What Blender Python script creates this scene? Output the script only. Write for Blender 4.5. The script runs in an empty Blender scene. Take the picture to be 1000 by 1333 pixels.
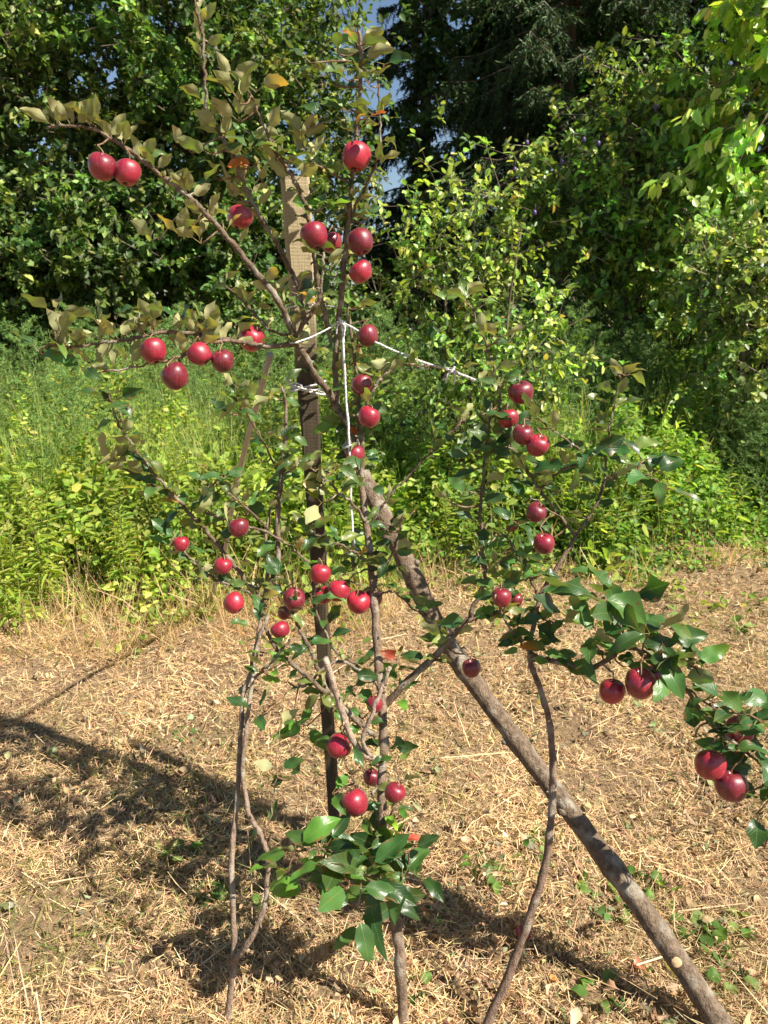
import bpy, math, random
import numpy as np
random.seed(7); rng = np.random.default_rng(11)
S = bpy.context.scene; COL = S.collection
# ------------------------------------------------------------------ camera, light, exposure
CAM_H = 1.55; PITCH = math.radians(14.5); F = 1026.0
cam = bpy.data.cameras.new('camera'); camo = bpy.data.objects.new('camera', cam); COL.objects.link(camo)
camo.location = (0, 0, CAM_H); camo.rotation_euler = (math.pi/2 - PITCH, 0, 0)
cam.sensor_fit = 'VERTICAL'; cam.sensor_height = 36; cam.lens = F/1333*36
cam.clip_start = .05; cam.clip_end = 1500
cam.dof.use_dof = True; cam.dof.focus_distance = 1.85; cam.dof.aperture_fstop = 9.0
S.camera = camo
SUN_AZ, SUN_EL = math.radians(118), math.radians(48)
w = bpy.data.worlds.new('World'); S.world = w; w.use_nodes = True
nt = w.node_tree; bg = nt.nodes['Background']
sky = nt.nodes.new('ShaderNodeTexSky'); sky.sky_type = 'NISHITA'; sky.sun_disc = False
sky.sun_elevation = SUN_EL; sky.sun_rotation = SUN_AZ; sky.air_density = 1.0; sky.dust_density = .6; sky.ozone_density = 1.5
nt.links.new(sky.outputs[0], bg.inputs[0]); bg.inputs[1].default_value = .052
sl = bpy.data.lights.new('sun', 'SUN'); sl.energy = 5.0; sl.angle = math.radians(.5); sl.color = (1, .91, .77)
so = bpy.data.objects.new('sun', sl); COL.objects.link(so)
sd = np.array([math.sin(SUN_AZ)*math.cos(SUN_EL), math.cos(SUN_AZ)*math.cos(SUN_EL), math.sin(SUN_EL)])
import mathutils
so.rotation_euler = mathutils.Vector(sd).to_track_quat('Z', 'Y').to_euler(); so.location = (4, -4, 8)
S.view_settings.view_transform = 'Standard'; S.view_settings.look = 'None'; S.view_settings.exposure = 1.22; S.view_settings.gamma = 1
S.render.resolution_x = 768; S.render.resolution_y = 1024

# ------------------------------------------------------------------ helpers
A = lambda *v: np.array(v, float)
def P(px, py, Y):
    xx = (px-500)/F; yy = (py-666.5)/F
    f = math.cos(PITCH) - yy*math.sin(PITCH); d = Y/f
    return A(xx*d, Y, CAM_H - d*(math.sin(PITCH) + yy*math.cos(PITCH)))
def depth(py, Y): return Y/(math.cos(PITCH) - (py-666.5)/F*math.sin(PITCH))
def proj(p):
    q = p-A(0, 0, CAM_H); d = q[1]*math.cos(PITCH)-q[2]*math.sin(PITCH)
    return A(500+F*q[0]/d, 666.5-F*(q[1]*math.sin(PITCH)+q[2]*math.cos(PITCH))/d)
def PG(px, py):                                        # the ground point under a pixel
    yy = (py-666.5)/F; d = CAM_H/(math.sin(PITCH) + yy*math.cos(PITCH))
    return A((px-500)/F*d, d*(math.cos(PITCH) - yy*math.sin(PITCH)), 0)
def nrm(v): return v/np.maximum(np.linalg.norm(v, axis=-1, keepdims=True), 1e-9)
def gz(x, y):
    return (.018*np.sin(x*2.3+1)*np.cos(y*1.7) + .010*np.sin(x*5.1+y*3.3) + .006*np.sin(x*11+.7)*np.sin(y*9.3)
            + .004*np.sin(x*23+y*17)) * np.clip(y*.6, 0, 1)
def fbm(x, y, s=1., seed=0):
    r = np.random.default_rng(seed); o = np.zeros_like(x, float)
    for k in range(5):
        a = r.uniform(0, 6.28, 4); f = s*(1.7**k)
        th = r.uniform(0, 6.28)
        o += (np.sin(f*(x*math.cos(th)+y*math.sin(th))+a[0]) * np.sin(f*(-x*math.sin(th)+y*math.cos(th))*1.1+a[1])) / (1.4**k)
    return o

class Geo:
    def __init__(s): s.v = []; s.f = []; s.c = []; s.u = []; s.n = 0
    def add(s, v, f, c, u=None):
        v = np.asarray(v, float); s.v.append(v); s.f.append(np.asarray(f, np.int64)+s.n); s.n += len(v)
        c = np.asarray(c, float)
        if c.ndim == 1: c = np.tile(c, (len(v), 1))
        s.c.append(c[:, :3]); s.u.append(np.zeros((len(v), 2)) if u is None else u)
    def build(s, name, mat, parent=None, origin=None, smooth=True):
        v = np.concatenate(s.v); f = np.concatenate(s.f); c = np.concatenate(s.c); u = np.concatenate(s.u)
        if parent is not None:
            r = parent
            while r.parent: r = r.parent
            org = np.array(r.location)
        else: org = np.array(origin) if origin is not None else np.zeros(3)
        v = v - org
        m = bpy.data.meshes.new(name); m.vertices.add(len(v)); m.vertices.foreach_set('co', v.astype(np.float32).ravel())
        nf = len(f); m.loops.add(nf*4); m.loops.foreach_set('vertex_index', f.astype(np.int32).ravel())
        m.polygons.add(nf); m.polygons.foreach_set('loop_start', np.arange(0, nf*4, 4, dtype=np.int32))
        m.polygons.foreach_set('loop_total', np.full(nf, 4, np.int32))
        m.polygons.foreach_set('use_smooth', np.full(nf, smooth, bool))
        a = m.color_attributes.new('tint', 'FLOAT_COLOR', 'POINT')
        a.data.foreach_set('color', np.concatenate([c, np.ones((len(c), 1))], 1).astype(np.float32).ravel())
        uv = m.uv_layers.new(name='leaf_uv'); uv.data.foreach_set('uv', u[f.ravel()].astype(np.float32).ravel())
        m.update(calc_edges=True); m.materials.append(mat)
        o = bpy.data.objects.new(name, m); COL.objects.link(o)
        if parent is not None: o.parent = parent
        else: o.location = org
        return o
def tag(o, label, cat, group=None, kind=None):
    o['label'] = label; o['category'] = cat
    if group: o['group'] = group
    if kind: o['kind'] = kind
    return o
def empty(name, loc, label, cat, group=None):
    o = bpy.data.objects.new(name, None); o.location = loc; o.empty_display_size = .1; COL.objects.link(o)
    return tag(o, label, cat, group)

def smooth_path(pts, per=5):
    pts = np.asarray(pts, float)
    if len(pts) < 3: return pts
    q = np.vstack([2*pts[0]-pts[1], pts, 2*pts[-1]-pts[-2]]); out = []
    for i in range(1, len(q)-2):
        for t in np.linspace(0, 1, per, endpoint=False):
            out.append(.5*((2*q[i]) + (-q[i-1]+q[i+1])*t + (2*q[i-1]-5*q[i]+4*q[i+1]-q[i+2])*t*t + (-q[i-1]+3*q[i]-3*q[i+1]+q[i+2])*t**3))
    out.append(q[-2]); return np.array(out)
def tube(g, pts, rad, col, sides=6, rough=0., cap=True):
    pts = np.asarray(pts, float); n = len(pts); rad = np.broadcast_to(np.asarray(rad, float), (n,)).copy()
    t = nrm(np.gradient(pts, axis=0)); ref = A(0, 0, 1) if abs(t[0][2]) < .9 else A(1, 0, 0)
    a = nrm(np.cross(t[0], ref)); V = []
    th = np.linspace(0, 2*math.pi, sides, endpoint=False); ct, st = np.cos(th), np.sin(th)
    if cap:
        pts = np.vstack([pts[0], pts, pts[-1]]); t = np.vstack([t[0], t, t[-1]]); rad = np.r_[rad[0]*.02, rad, rad[-1]*.02]; n += 2
    for i in range(n):
        a = nrm(a - t[i]*np.dot(a, t[i])); b = np.cross(t[i], a)
        r = rad[i]*(1 + (rng.uniform(-rough, rough, sides) if rough else 0))
        V.append(pts[i] + np.outer(ct*r, a) + np.outer(st*r, b))
    V = np.concatenate(V); i = np.arange(n-1)[:, None]*sides; j = np.arange(sides)[None]; k = (j+1) % sides
    f = np.stack([i+j, i+k, i+sides+k, i+sides+j], -1).reshape(-1, 4)
    u = np.stack([np.repeat(np.linspace(0, 1, n), sides), np.tile(th/6.283, n)], 1)
    g.add(V, f, col, u)
def prisms(g, a, b, r0, r1, col):                     # many straight three-sided twigs at once
    a = np.asarray(a); b = np.asarray(b); N = len(a); t = nrm(b-a); ref = np.where(np.abs(t[:, 2:3]) < .9, A(0, 0, 1), A(1, 0, 0))
    s = nrm(np.cross(t, ref)); q = np.cross(t, s); V = np.zeros((N, 6, 3))
    r0 = np.broadcast_to(r0, (N,))[:, None]; r1 = np.broadcast_to(r1, (N,))[:, None]
    for k in range(3):
        c, z = math.cos(k*2.094), math.sin(k*2.094)
        V[:, k] = a + r0*(s*c+q*z); V[:, 3+k] = b + r1*(s*c+q*z)
    f = np.array([[0, 1, 4, 3], [1, 2, 5, 4], [2, 0, 3, 5]]); f = (f[None] + np.arange(N)[:, None, None]*6).reshape(-1, 4)
    col = np.asarray(col, float); col = np.repeat(col, 6, 0) if col.ndim == 2 else col
    g.add(V.reshape(-1, 3), f, col)

def leaf_template(kind):
    if kind == 'low':                                  # folded six-point leaf
        v = [(0, 0), (.28, .42), (.68, .36), (1, 0), (.68, -.36), (.28, -.42)]; f = [(0, 3, 2, 1), (0, 5, 4, 3)]
    elif kind == 'blade':
        v = [(0, .5), (0, -.5), (.5, .5), (.5, -.5), (1, .2), (1, -.2)]; f = [(0, 1, 3, 2), (2, 3, 5, 4)]
    else:
        n = 9; v = []; f = []
        for i in range(n+1):
            t = i/n; hw = .5*math.sin(math.pi*min(1, t**.85))**.75*(1-.25*t) + .008
            if i == n: hw = .004
            ser = 1 + (.05 if i % 2 else -.03)
            for s_ in (-1, -.55, 0, .55, 1): v.append((t, s_*hw*(ser if abs(s_) == 1 else 1)))
        for i in range(n):
            for j in range(4):
                a = i*5+j; f.append((a, a+5, a+6, a+1))
    return np.array(v, float), np.array(f)
TPL = {k: leaf_template(k) for k in ('low', 'blade', 'high')}
def leaves(g, p, d, n, L, W, fold, curl, col, kind='low', wave=0., twist=0., tip=None):
    tv, tf = TPL[kind]; N = len(p); d = nrm(d); s = nrm(np.cross(n, d)); n = np.cross(d, s)
    L = np.broadcast_to(L, (N,)).astype(float); W = np.broadcast_to(W, (N,)).astype(float)
    fold = np.broadcast_to(fold, (N,)).astype(float); curl = np.broadcast_to(curl, (N,)).astype(float)
    x = tv[:, 0]; y = tv[:, 1]
    X = L[:, None]*x; Yy = W[:, None]*y
    Z = np.abs(Yy)*fold[:, None] - L[:, None]*curl[:, None]*x**2
    X = X - L[:, None]*np.abs(curl[:, None])*.35*x**3
    if wave:
        ph = rng.uniform(0, 6.28, (N, 1)); Z = Z + wave*L[:, None]*np.sin(9*x+ph+np.sign(y)*1.3)*np.abs(y)*1.3
    if twist:
        tw = rng.normal(0, twist, (N, 1))*x; Z, Yy = Z + np.sin(tw)*Yy, Yy*np.cos(tw)
    V = p[:, None] + X[..., None]*d[:, None] + Yy[..., None]*s[:, None] + Z[..., None]*n[:, None]
    f = (tf[None] + np.arange(N)[:, None, None]*len(tv)).reshape(-1, 4)
    col = np.asarray(col, float); col = np.tile(col, (N, 1)) if col.ndim == 1 else col
    cv = np.repeat(col, len(tv), 0)
    if tip is not None:
        wt = np.clip((np.tile(x, N)-.35)*1.8+.35*np.repeat(rng.normal(0, 1, N), len(tv))+.5*np.tile(y, N), 0, 1)[:, None]; cv = cv*(1-wt)+np.repeat(tip, len(tv), 0)*wt
    g.add(V.reshape(-1, 3), f, cv, np.tile(np.stack([x, y+.5], 1), (N, 1)))
def rand_dirs(N, up=0., flat=1.):
    v = rng.normal(size=(N, 3)); v[:, 2] *= flat; v = nrm(v); v[:, 2] += up; return nrm(v)
def mixcol(N, cols, weights, jit=.15):
    cols = np.array(cols, float); i = rng.choice(len(cols), N, p=np.array(weights)/sum(weights))
    return np.clip(cols[i]*(1+rng.normal(0, jit, (N, 1)))*(1+rng.normal(0, jit*.35, (N, 3))), .004, .95)

# ------------------------------------------------------------------ materials
def newmat(name):
    m = bpy.data.materials.new(name); m.use_nodes = True; t = m.node_tree
    return m, t, t.nodes['Principled BSDF'], t.nodes['Material Output']
def N_(t, typ, **kw):
    n = t.nodes.new(typ)
    for k, v in kw.items(): setattr(n, k, v)
    return n
def noise(t, scale, detail=4, vec=None, rough=.5):
    n = N_(t, 'ShaderNodeTexNoise'); n.inputs['Scale'].default_value = scale; n.inputs['Detail'].default_value = detail; n.inputs['Roughness'].default_value = rough
    if vec: t.links.new(vec, n.inputs['Vector'])
    return n.outputs['Fac']
def math_(t, op, a, b=None, c=None, clamp=False):
    n = N_(t, 'ShaderNodeMath', operation=op); n.use_clamp = clamp
    for i, x in enumerate((a, b, c)):
        if x is None: continue
        if isinstance(x, (int, float)): n.inputs[i].default_value = x
        else: t.links.new(x, n.inputs[i])
    return n.outputs[0]
def mix(t, fac, a, b, blend='MIX'):
    n = N_(t, 'ShaderNodeMix', data_type='RGBA', blend_type=blend)
    for i, x in ((0, fac), (6, a), (7, b)):
        if isinstance(x, (int, float)): n.inputs[i].default_value = x
        elif isinstance(x, tuple): n.inputs[i].default_value = (*x, 1)
        else: t.links.new(x, n.inputs[i])
    return n.outputs[2]
def ramp(t, fac, lo, hi):
    n = N_(t, 'ShaderNodeMapRange'); n.inputs[1].default_value = lo; n.inputs[2].default_value = hi; t.links.new(fac, n.inputs[0]); return n.outputs[0]
def bump(t, p, h, strength, dist):
    b = N_(t, 'ShaderNodeBump'); b.inputs['Strength'].default_value = strength; b.inputs['Distance'].default_value = dist
    t.links.new(h, b.inputs['Height']); t.links.new(b.outputs[0], p.inputs['Normal'])
def tint(t): return N_(t, 'ShaderNodeAttribute', attribute_name='tint').outputs['Color']
def foliage_mat(name, trans=.35, rough=.5, spec=.4):
    m, t, p, out = newmat(name); c = tint(t); co = N_(t, 'ShaderNodeTexCoord').outputs['Object']
    c2 = mix(t, math_(t, 'MULTIPLY', noise(t, 30, 2, co), .5), c, mix(t, 1., c, (.6, .6, .5), 'MULTIPLY'))
    t.links.new(c2, p.inputs['Base Color']); p.inputs['Roughness'].default_value = rough; p.inputs['Specular IOR Level'].default_value = spec
    tr = N_(t, 'ShaderNodeBsdfTranslucent'); t.links.new(mix(t, 1., c2, (1.5, 1.5, .7), 'MULTIPLY'), tr.inputs[0])
    ms = N_(t, 'ShaderNodeMixShader'); ms.inputs[0].default_value = trans
    t.links.new(p.outputs[0], ms.inputs[1]); t.links.new(tr.outputs[0], ms.inputs[2]); t.links.new(ms.outputs[0], out.inputs[0]); return m
M_FOL = foliage_mat('broadleaf'); M_WEED = foliage_mat('meadow_leaf', .45, .55, .3); M_NEEDLE = foliage_mat('needle', .1, .6, .3)
M_GLOSSY = foliage_mat('glossy_broadleaf', .34, .40, .5)
M_STRAW = foliage_mat('straw', .2, .7, .2)
def apple_leaf_mat():
    m, t, p, out = newmat('apple_leaf'); c = tint(t)
    uvn = N_(t, 'ShaderNodeUVMap', uv_map='leaf_uv'); sp = N_(t, 'ShaderNodeSeparateXYZ'); t.links.new(uvn.outputs[0], sp.inputs[0])
    co = N_(t, 'ShaderNodeTexCoord').outputs['Object']
    av = math_(t, 'ABSOLUTE', math_(t, 'SUBTRACT', sp.outputs[1], .5))
    mid = math_(t, 'SUBTRACT', 1., ramp(t, av, .0, .03), clamp=True)
    sv = math_(t, 'FRACT', math_(t, 'SUBTRACT', math_(t, 'MULTIPLY', sp.outputs[0], 8.), math_(t, 'MULTIPLY', av, 7.)))
    sv = math_(t, 'ABSOLUTE', math_(t, 'SUBTRACT', sv, .5))
    side = math_(t, 'MULTIPLY', math_(t, 'SUBTRACT', 1., ramp(t, sv, .0, .09), clamp=True), .55)
    vein = math_(t, 'MAXIMUM', mid, side)
    n1 = noise(t, 18, 4, co); n2 = noise(t, 60, 3, co)
    top = mix(t, math_(t, 'MULTIPLY', n1, .55), c, mix(t, 1., c, (.55, .6, .6), 'MULTIPLY'))
    blotch = math_(t, 'MULTIPLY', ramp(t, n2, .66, .74), .75)                       # browned spots
    top = mix(t, blotch, top, (.14, .07, .025))
    top = mix(t, math_(t, 'MULTIPLY', vein, .35), top, (.20, .26, .09))
    rim = math_(t, 'MULTIPLY', math_(t, 'GREATER_THAN', math_(t, 'ADD', math_(t, 'MULTIPLY', av, 1.6), n2), 1.12), math_(t, 'GREATER_THAN', n1, .5))
    top = mix(t, math_(t, 'MULTIPLY', rim, .8), top, (.17, .085, .03))
    under = mix(t, .62, top, (.47, .45, .22)); under = mix(t, math_(t, 'MULTIPLY', vein, .5), under, (.48, .46, .28))
    g = N_(t, 'ShaderNodeNewGeometry'); cc = mix(t, g.outputs['Backfacing'], top, under)
    t.links.new(cc, p.inputs['Base Color'])
    r = math_(t, 'ADD', math_(t, 'MULTIPLY', g.outputs['Backfacing'], .3), math_(t, 'ADD', math_(t, 'MULTIPLY', n1, .2), .26))
    t.links.new(r, p.inputs['Roughness']); p.inputs['Specular IOR Level'].default_value = .5
    bump(t, p, math_(t, 'ADD', math_(t, 'MULTIPLY', vein, -.6), math_(t, 'MULTIPLY', n2, .5)), .5, .0012)
    tr = N_(t, 'ShaderNodeBsdfTranslucent'); t.links.new(mix(t, 1., top, (2.2, 2.4, .6), 'MULTIPLY'), tr.inputs[0])
    ms = N_(t, 'ShaderNodeMixShader'); ms.inputs[0].default_value = .26
    t.links.new(p.outputs[0], ms.inputs[1]); t.links.new(tr.outputs[0], ms.inputs[2]); t.links.new(ms.outputs[0], out.inputs[0]); return m
M_LEAF = apple_leaf_mat()
def bark_mat(name, scale=60, lich=.35, stretch=(1, 1, .25), bstr=.6, bdist=.004):
    m, t, p, out = newmat(name); c = tint(t); co = N_(t, 'ShaderNodeTexCoord').outputs['Object']
    mp = N_(t, 'ShaderNodeMapping'); mp.inputs['Scale'].default_value = stretch; t.links.new(co, mp.inputs[0])
    n1 = noise(t, scale, 6, mp.outputs[0], .65); n2 = noise(t, scale*.28, 3, co); n3 = noise(t, scale*3, 2, co)
    c1 = mix(t, ramp(t, n1, .35, .7), mix(t, 1., c, (.42, .38, .36), 'MULTIPLY'), c)
    c1 = mix(t, math_(t, 'MULTIPLY', ramp(t, n2, .52, .66), lich), c1, (.42, .40, .33))
    c1 = mix(t, math_(t, 'MULTIPLY', ramp(t, n3, .6, .75), .3), c1, (.08, .055, .04))
    t.links.new(c1, p.inputs['Base Color']); p.inputs['Roughness'].default_value = .82; p.inputs['Specular IOR Level'].default_value = .25
    bump(t, p, math_(t, 'ADD', n1, math_(t, 'MULTIPLY', n3, .3)), bstr, bdist); return m
M_BARK = bark_mat('apple_bark', 95, .5, (1, 1, .55), 1., .007); M_POLE = bark_mat('pole_bark', 75, .5, (1, 1, .8), 1., .012); M_FARBARK = bark_mat('tree_bark', 14, .3, (1, 1, .2), .6, .02)
def stake_mat():
    m, t, p, out = newmat('weathered_wood'); co = N_(t, 'ShaderNodeTexCoord').outputs['Object']
    mp = N_(t, 'ShaderNodeMapping'); mp.inputs['Scale'].default_value = (1, 1, .05); t.links.new(co, mp.inputs[0])
    n1 = noise(t, 170, 6, mp.outputs[0], .7)
    mp2 = N_(t, 'ShaderNodeMapping'); mp2.inputs['Scale'].default_value = (.15, .15, 1); t.links.new(co, mp2.inputs[0])
    n2 = noise(t, 130, 5, mp2.outputs[0], .7); n3 = noise(t, 7, 3, co)
    wv = N_(t, 'ShaderNodeTexWave'); wv.bands_direction = 'Z'; wv.inputs['Scale'].default_value = 38; wv.inputs['Distortion'].default_value = 2.2; wv.inputs['Detail'].default_value = 3; wv.inputs['Detail Scale'].default_value = 3; t.links.new(co, wv.inputs[0])
    c = mix(t, n3, (.40, .33, .20), (.28, .23, .145)); c = mix(t, math_(t, 'MULTIPLY', ramp(t, n1, .45, .65), .55), c, (.40, .33, .21))
    sz_ = N_(t, 'ShaderNodeSeparateXYZ'); t.links.new(co, sz_.inputs[0])     # wood colour darker over the lower part, edge broken by noise
    low_dark = math_(t, 'SUBTRACT', 1., ramp(t, math_(t, 'ADD', sz_.outputs[2], math_(t, 'MULTIPLY', n3, .5)), 1.62, 1.84), clamp=True)
    low_dark = math_(t, 'MULTIPLY', low_dark, math_(t, 'ADD', math_(t, 'MULTIPLY', n1, .3), .76), clamp=True)
    c = mix(t, low_dark, c, (.035, .026, .019))
    c = mix(t, math_(t, 'MULTIPLY', ramp(t, n2, .56, .68), .5), c, (.055, .04, .025))
    c = mix(t, math_(t, 'MULTIPLY', ramp(t, wv.outputs['Fac'], .9, .99), .2), c, (.05, .038, .024))
    t.links.new(c, p.inputs['Base Color']); p.inputs['Roughness'].default_value = .85; p.inputs['Specular IOR Level'].default_value = .2
    h = math_(t, 'SUBTRACT', math_(t, 'MULTIPLY', n1, 1.6), math_(t, 'ADD', math_(t, 'MULTIPLY', n2, .6), math_(t, 'MULTIPLY', wv.outputs['Fac'], .12))); bump(t, p, h, .8, .002); return m
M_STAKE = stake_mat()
def apple_mat():
    m, t, p, out = newmat('apple_skin'); c = tint(t); co = N_(t, 'ShaderNodeTexCoord').outputs['Object']
    sp = N_(t, 'ShaderNodeSeparateXYZ'); t.links.new(co, sp.inputs[0])
    ang = math_(t, 'ARCTAN2', sp.outputs[1], sp.outputs[0])
    cb = N_(t, 'ShaderNodeCombineXYZ'); t.links.new(math_(t, 'MULTIPLY', ang, 5.), cb.inputs[0]); t.links.new(math_(t, 'MULTIPLY', sp.outputs[2], 12.), cb.inputs[1])
    inf = N_(t, 'ShaderNodeObjectInfo'); t.links.new(math_(t, 'MULTIPLY', inf.outputs['Random'], 40.), cb.inputs[2])
    st = noise(t, 1.6, 4, cb.outputs[0]); bl = noise(t, 35, 3, co)
    c1 = mix(t, math_(t, 'MULTIPLY', ramp(t, st, .5, .75), .55), c, (.36, .035, .045))
    c1 = mix(t, math_(t, 'MULTIPLY', ramp(t, bl, .5, .7), .35), c1, (.07, .002, .010))
    vo = N_(t, 'ShaderNodeTexVoronoi'); vo.inputs['Scale'].default_value = 260; t.links.new(co, vo.inputs['Vector'])
    dot = math_(t, 'MULTIPLY', math_(t, 'LESS_THAN', vo.outputs['Distance'], .16), math_(t, 'GREATER_THAN', N_(t, 'ShaderNodeSeparateColor').outputs[0], .5))
    dot = math_(t, 'MULTIPLY', math_(t, 'LESS_THAN', vo.outputs['Distance'], .15), .45)
    c1 = mix(t, dot, c1, (.62, .30, .18))
    t.links.new(c1, p.inputs['Base Color']); t.links.new(math_(t, 'ADD', math_(t, 'MULTIPLY', bl, .25), .30), p.inputs['Roughness'])
    p.inputs['Specular IOR Level'].default_value = .55; p.inputs['Coat Weight'].default_value = .5; p.inputs['Coat Roughness'].default_value = .14
    p.inputs['Subsurface Weight'].default_value = 0
    p.inputs['Sheen Weight'].default_value = .05
    return m
M_APPLE = apple_mat()
def plain(name, rough=.6, n=40, bs=.3, bd=.001):
    m, t, p, out = newmat(name); c = tint(t); co = N_(t, 'ShaderNodeTexCoord').outputs['Object']
    f = noise(t, n, 4, co); t.links.new(mix(t, f, mix(t, 1., c, (.65, .65, .65), 'MULTIPLY'), c), p.inputs['Base Color'])
    p.inputs['Roughness'].default_value = rough; bump(t, p, f, bs, bd); return m
M_STEM = plain('stem', .6); M_TWINE = plain('twine', .8, 900, .8, .001); M_CUT = plain('cut_wood', .7, 120); M_PLUM = plain('plum_skin', .4)
def ground_mat():
    m, t, p, out = newmat('soil'); co = N_(t, 'ShaderNodeTexCoord').outputs['Object']
    n1 = noise(t, 2.2, 5, co, .6); n2 = noise(t, 45, 8, co, .7); n3 = noise(t, 160, 5, co, .7)
    c = mix(t, ramp(t, n1, .35, .65), (.32, .22, .13), (.46, .33, .20)); c = mix(t, ramp(t, n2, .40, .58), (.19, .125, .075), c)
    c = mix(t, math_(t, 'MULTIPLY', ramp(t, n3, .5, .7), .6), c, (.46, .35, .20))
    t.links.new(c, p.inputs['Base Color']); p.inputs['Roughness'].default_value = .95; p.inputs['Specular IOR Level'].default_value = .1
    bump(t, p, math_(t, 'ADD', n2, math_(t, 'MULTIPLY', n3, .4)), 1., .03); return m
M_GROUND = ground_mat()

# ------------------------------------------------------------------ the ground: one sheet to the horizon
xs = np.unique(np.r_[np.arange(-3, 3.001, .05), -np.geomspace(3, 400, 26), np.geomspace(3, 400, 26)])
ys = np.unique(np.r_[np.arange(.6, 6.001, .05), np.geomspace(6, 600, 30), .6-np.geomspace(.2, 60, 14)])
X, Y = np.meshgrid(xs, ys); Z = gz(X, Y) + .012*fbm(X, Y, 9., 3)*(np.abs(X) < 3.1)*(Y < 6.1)*(Y > .5)
g = Geo(); n = len(xs); i = np.arange(len(ys)-1)[:, None]*n; j = np.arange(n-1)[None]
g.add(np.stack([X, Y, Z], -1).reshape(-1, 3), np.stack([i+j, i+j+1, i+n+j+1, i+n+j], -1).reshape(-1, 4), A(.3, .2, .1))
g.build('ground', M_GROUND)['kind'] = 'structure'

# ------------------------------------------------------------------ meadow edge: further off on the right
def edge(x): return 4.05 + .28*np.clip(x, -3, 3) + .12*np.sin(x*3.1) + .1*np.sin(x*7.3+1)
STRAW = [(.74, .545, .32), (.64, .445, .255), (.80, .64, .41), (.40, .27, .155), (.66, .44, .28), (.44, .39, .18)]
SW = [.3, .25, .15, .15, .1, .06]
def field(N, y0, y1, pw=1.):                            # points in the mown clearing, denser near the camera
    y = y0*(y1/y0)**(rng.random(N)**pw); x = rng.uniform(-1, 1, N)*(.56*y+.5); return x, y
g = Geo(); N = 210000; x, y = field(N, 1.1, 5.8); keep = (y < edge(x)+.5) & (rng.random(N) < np.clip(.95-.5*(fbm(x, y, 3.3, 15)+.5*fbm(x, y, 8.5, 16)-.25), .22, 1)); x, y = x[keep], y[keep]; N = len(x)
th = rng.uniform(0, 6.28, N) ; th += .8*np.sin(x*3+y*2)
pit = rng.normal(.06, .30, N); d = np.stack([np.cos(th), np.sin(th), pit], 1)
L = rng.gamma(3, .0088, N)*(1+.1*y); W = rng.uniform(.0007, .0020, N)*(.72+.27*y)
z = gz(x, y) + rng.random(N)**1.5*.030
nn = nrm(rng.normal(0, .45, (N, 3)) + A(0, 0, 1))
leaves(g, np.stack([x, y, z], 1), d, nn, L, W, 0, rng.normal(0, .25, N), mixcol(N, STRAW, SW, .22)*(1+.16*fbm(x, y, 3.1, 77))[:, None].clip(.55, 1.4)*np.array([1, .97, .94]), 'blade')
# long stalks lying about
N = 170; x, y = field(N, 1.1, 4.2); th = rng.uniform(0, 6.28, N)
leaves(g, np.stack([x, y, gz(x, y)+rng.uniform(.015, .05, N)], 1), np.stack([np.cos(th), np.sin(th), rng.normal(0, .07, N)], 1), rand_dirs(N, 1.5), rng.uniform(.12, .32, N), rng.uniform(.002, .0035, N), 0, rng.normal(0, .08, N), mixcol(N, STRAW[:3], [1, 1, 1], .15), 'blade')
# upright stubble
N = 9000; x, y = field(N, 1.1, 5.4); keep = fbm(x, y, 2.2, 5) > .1; x, y = x[keep], y[keep]; N = len(x)
leaves(g, np.stack([x, y, gz(x, y)], 1), rand_dirs(N, .9), rand_dirs(N, 0, .2), rng.uniform(.02, .075, N), rng.uniform(.0015, .003, N), 0, rng.normal(0, .3, N), mixcol(N, STRAW, SW, .2), 'blade')
tag(g.build('cut_grass', M_STRAW), 'dry straw coloured mown grass lying over the clearing', 'dry grass', kind='stuff')
# dead leaves and chaff
g = Geo(); N = 26000; x, y = field(N, 1.1, 5.2, .9); keep = fbm(x, y, 2.8, 9) + rng.normal(0, .6, N) > .1; x, y = x[keep], y[keep]; N = len(x)
DL = [(.46, .33, .20), (.34, .22, .13), (.30, .30, .19), (.22, .15, .09), (.58, .45, .29), (.20, .24, .12)]
leaves(g, np.stack([x, y, gz(x, y)+rng.uniform(.008, .032, N)], 1), rand_dirs(N, 0, .3), rand_dirs(N, .8), rng.uniform(.008, .026, N)*(.85+.12*y), rng.uniform(.005, .016, N), rng.normal(0, .7, N), rng.normal(0, .7, N), mixcol(N, DL, [3, 3, 1.4, 2, 2, .7], .2), 'low')
N = 1500; x, y = field(N, 1.15, 4.6, .9); q_ = fbm(x, y, 2.5, 88)+.35*x > .15; x, y = x[q_], y[q_]; N = len(x)
leaves(g, np.stack([x, y, gz(x, y)+rng.uniform(.015, .035, N)], 1), rand_dirs(N, 0, .3), rand_dirs(N, .9), rng.uniform(.02, .05, N), rng.uniform(.014, .032, N), rng.normal(0, .6, N), rng.normal(0, .6, N), mixcol(N, DL, [3, 3, 2.6, 1.4, 2, 2.2], .2), 'high', .14, .9)
tag(g.build('leaf_litter', M_STRAW), 'shrivelled brown leaves and chaff scattered over the cut grass', 'leaf litter', kind='stuff')
# thin living grass in the clearing
g = Geo(); N = 15000; x, y = field(N, 1.15, 5.); keep = fbm(x, y, 1.5, 22)+.35*x > .35; x, y = x[keep], y[keep]; N = len(x)
leaves(g, np.stack([x, y, gz(x, y)+.005], 1), rand_dirs(N, .8), rand_dirs(N, .2, .3), rng.uniform(.03, .10, N), rng.uniform(.0015, .003, N), 0, rng.normal(.1, .3, N), mixcol(N, [(.16, .22, .05), (.28, .32, .09), (.4, .36, .16)], [1, 1, 1], .2), 'blade')
tag(g.build('grass', M_WEED), 'thin green grass blades coming up through the cut straw', 'grass', kind='stuff')

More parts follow.
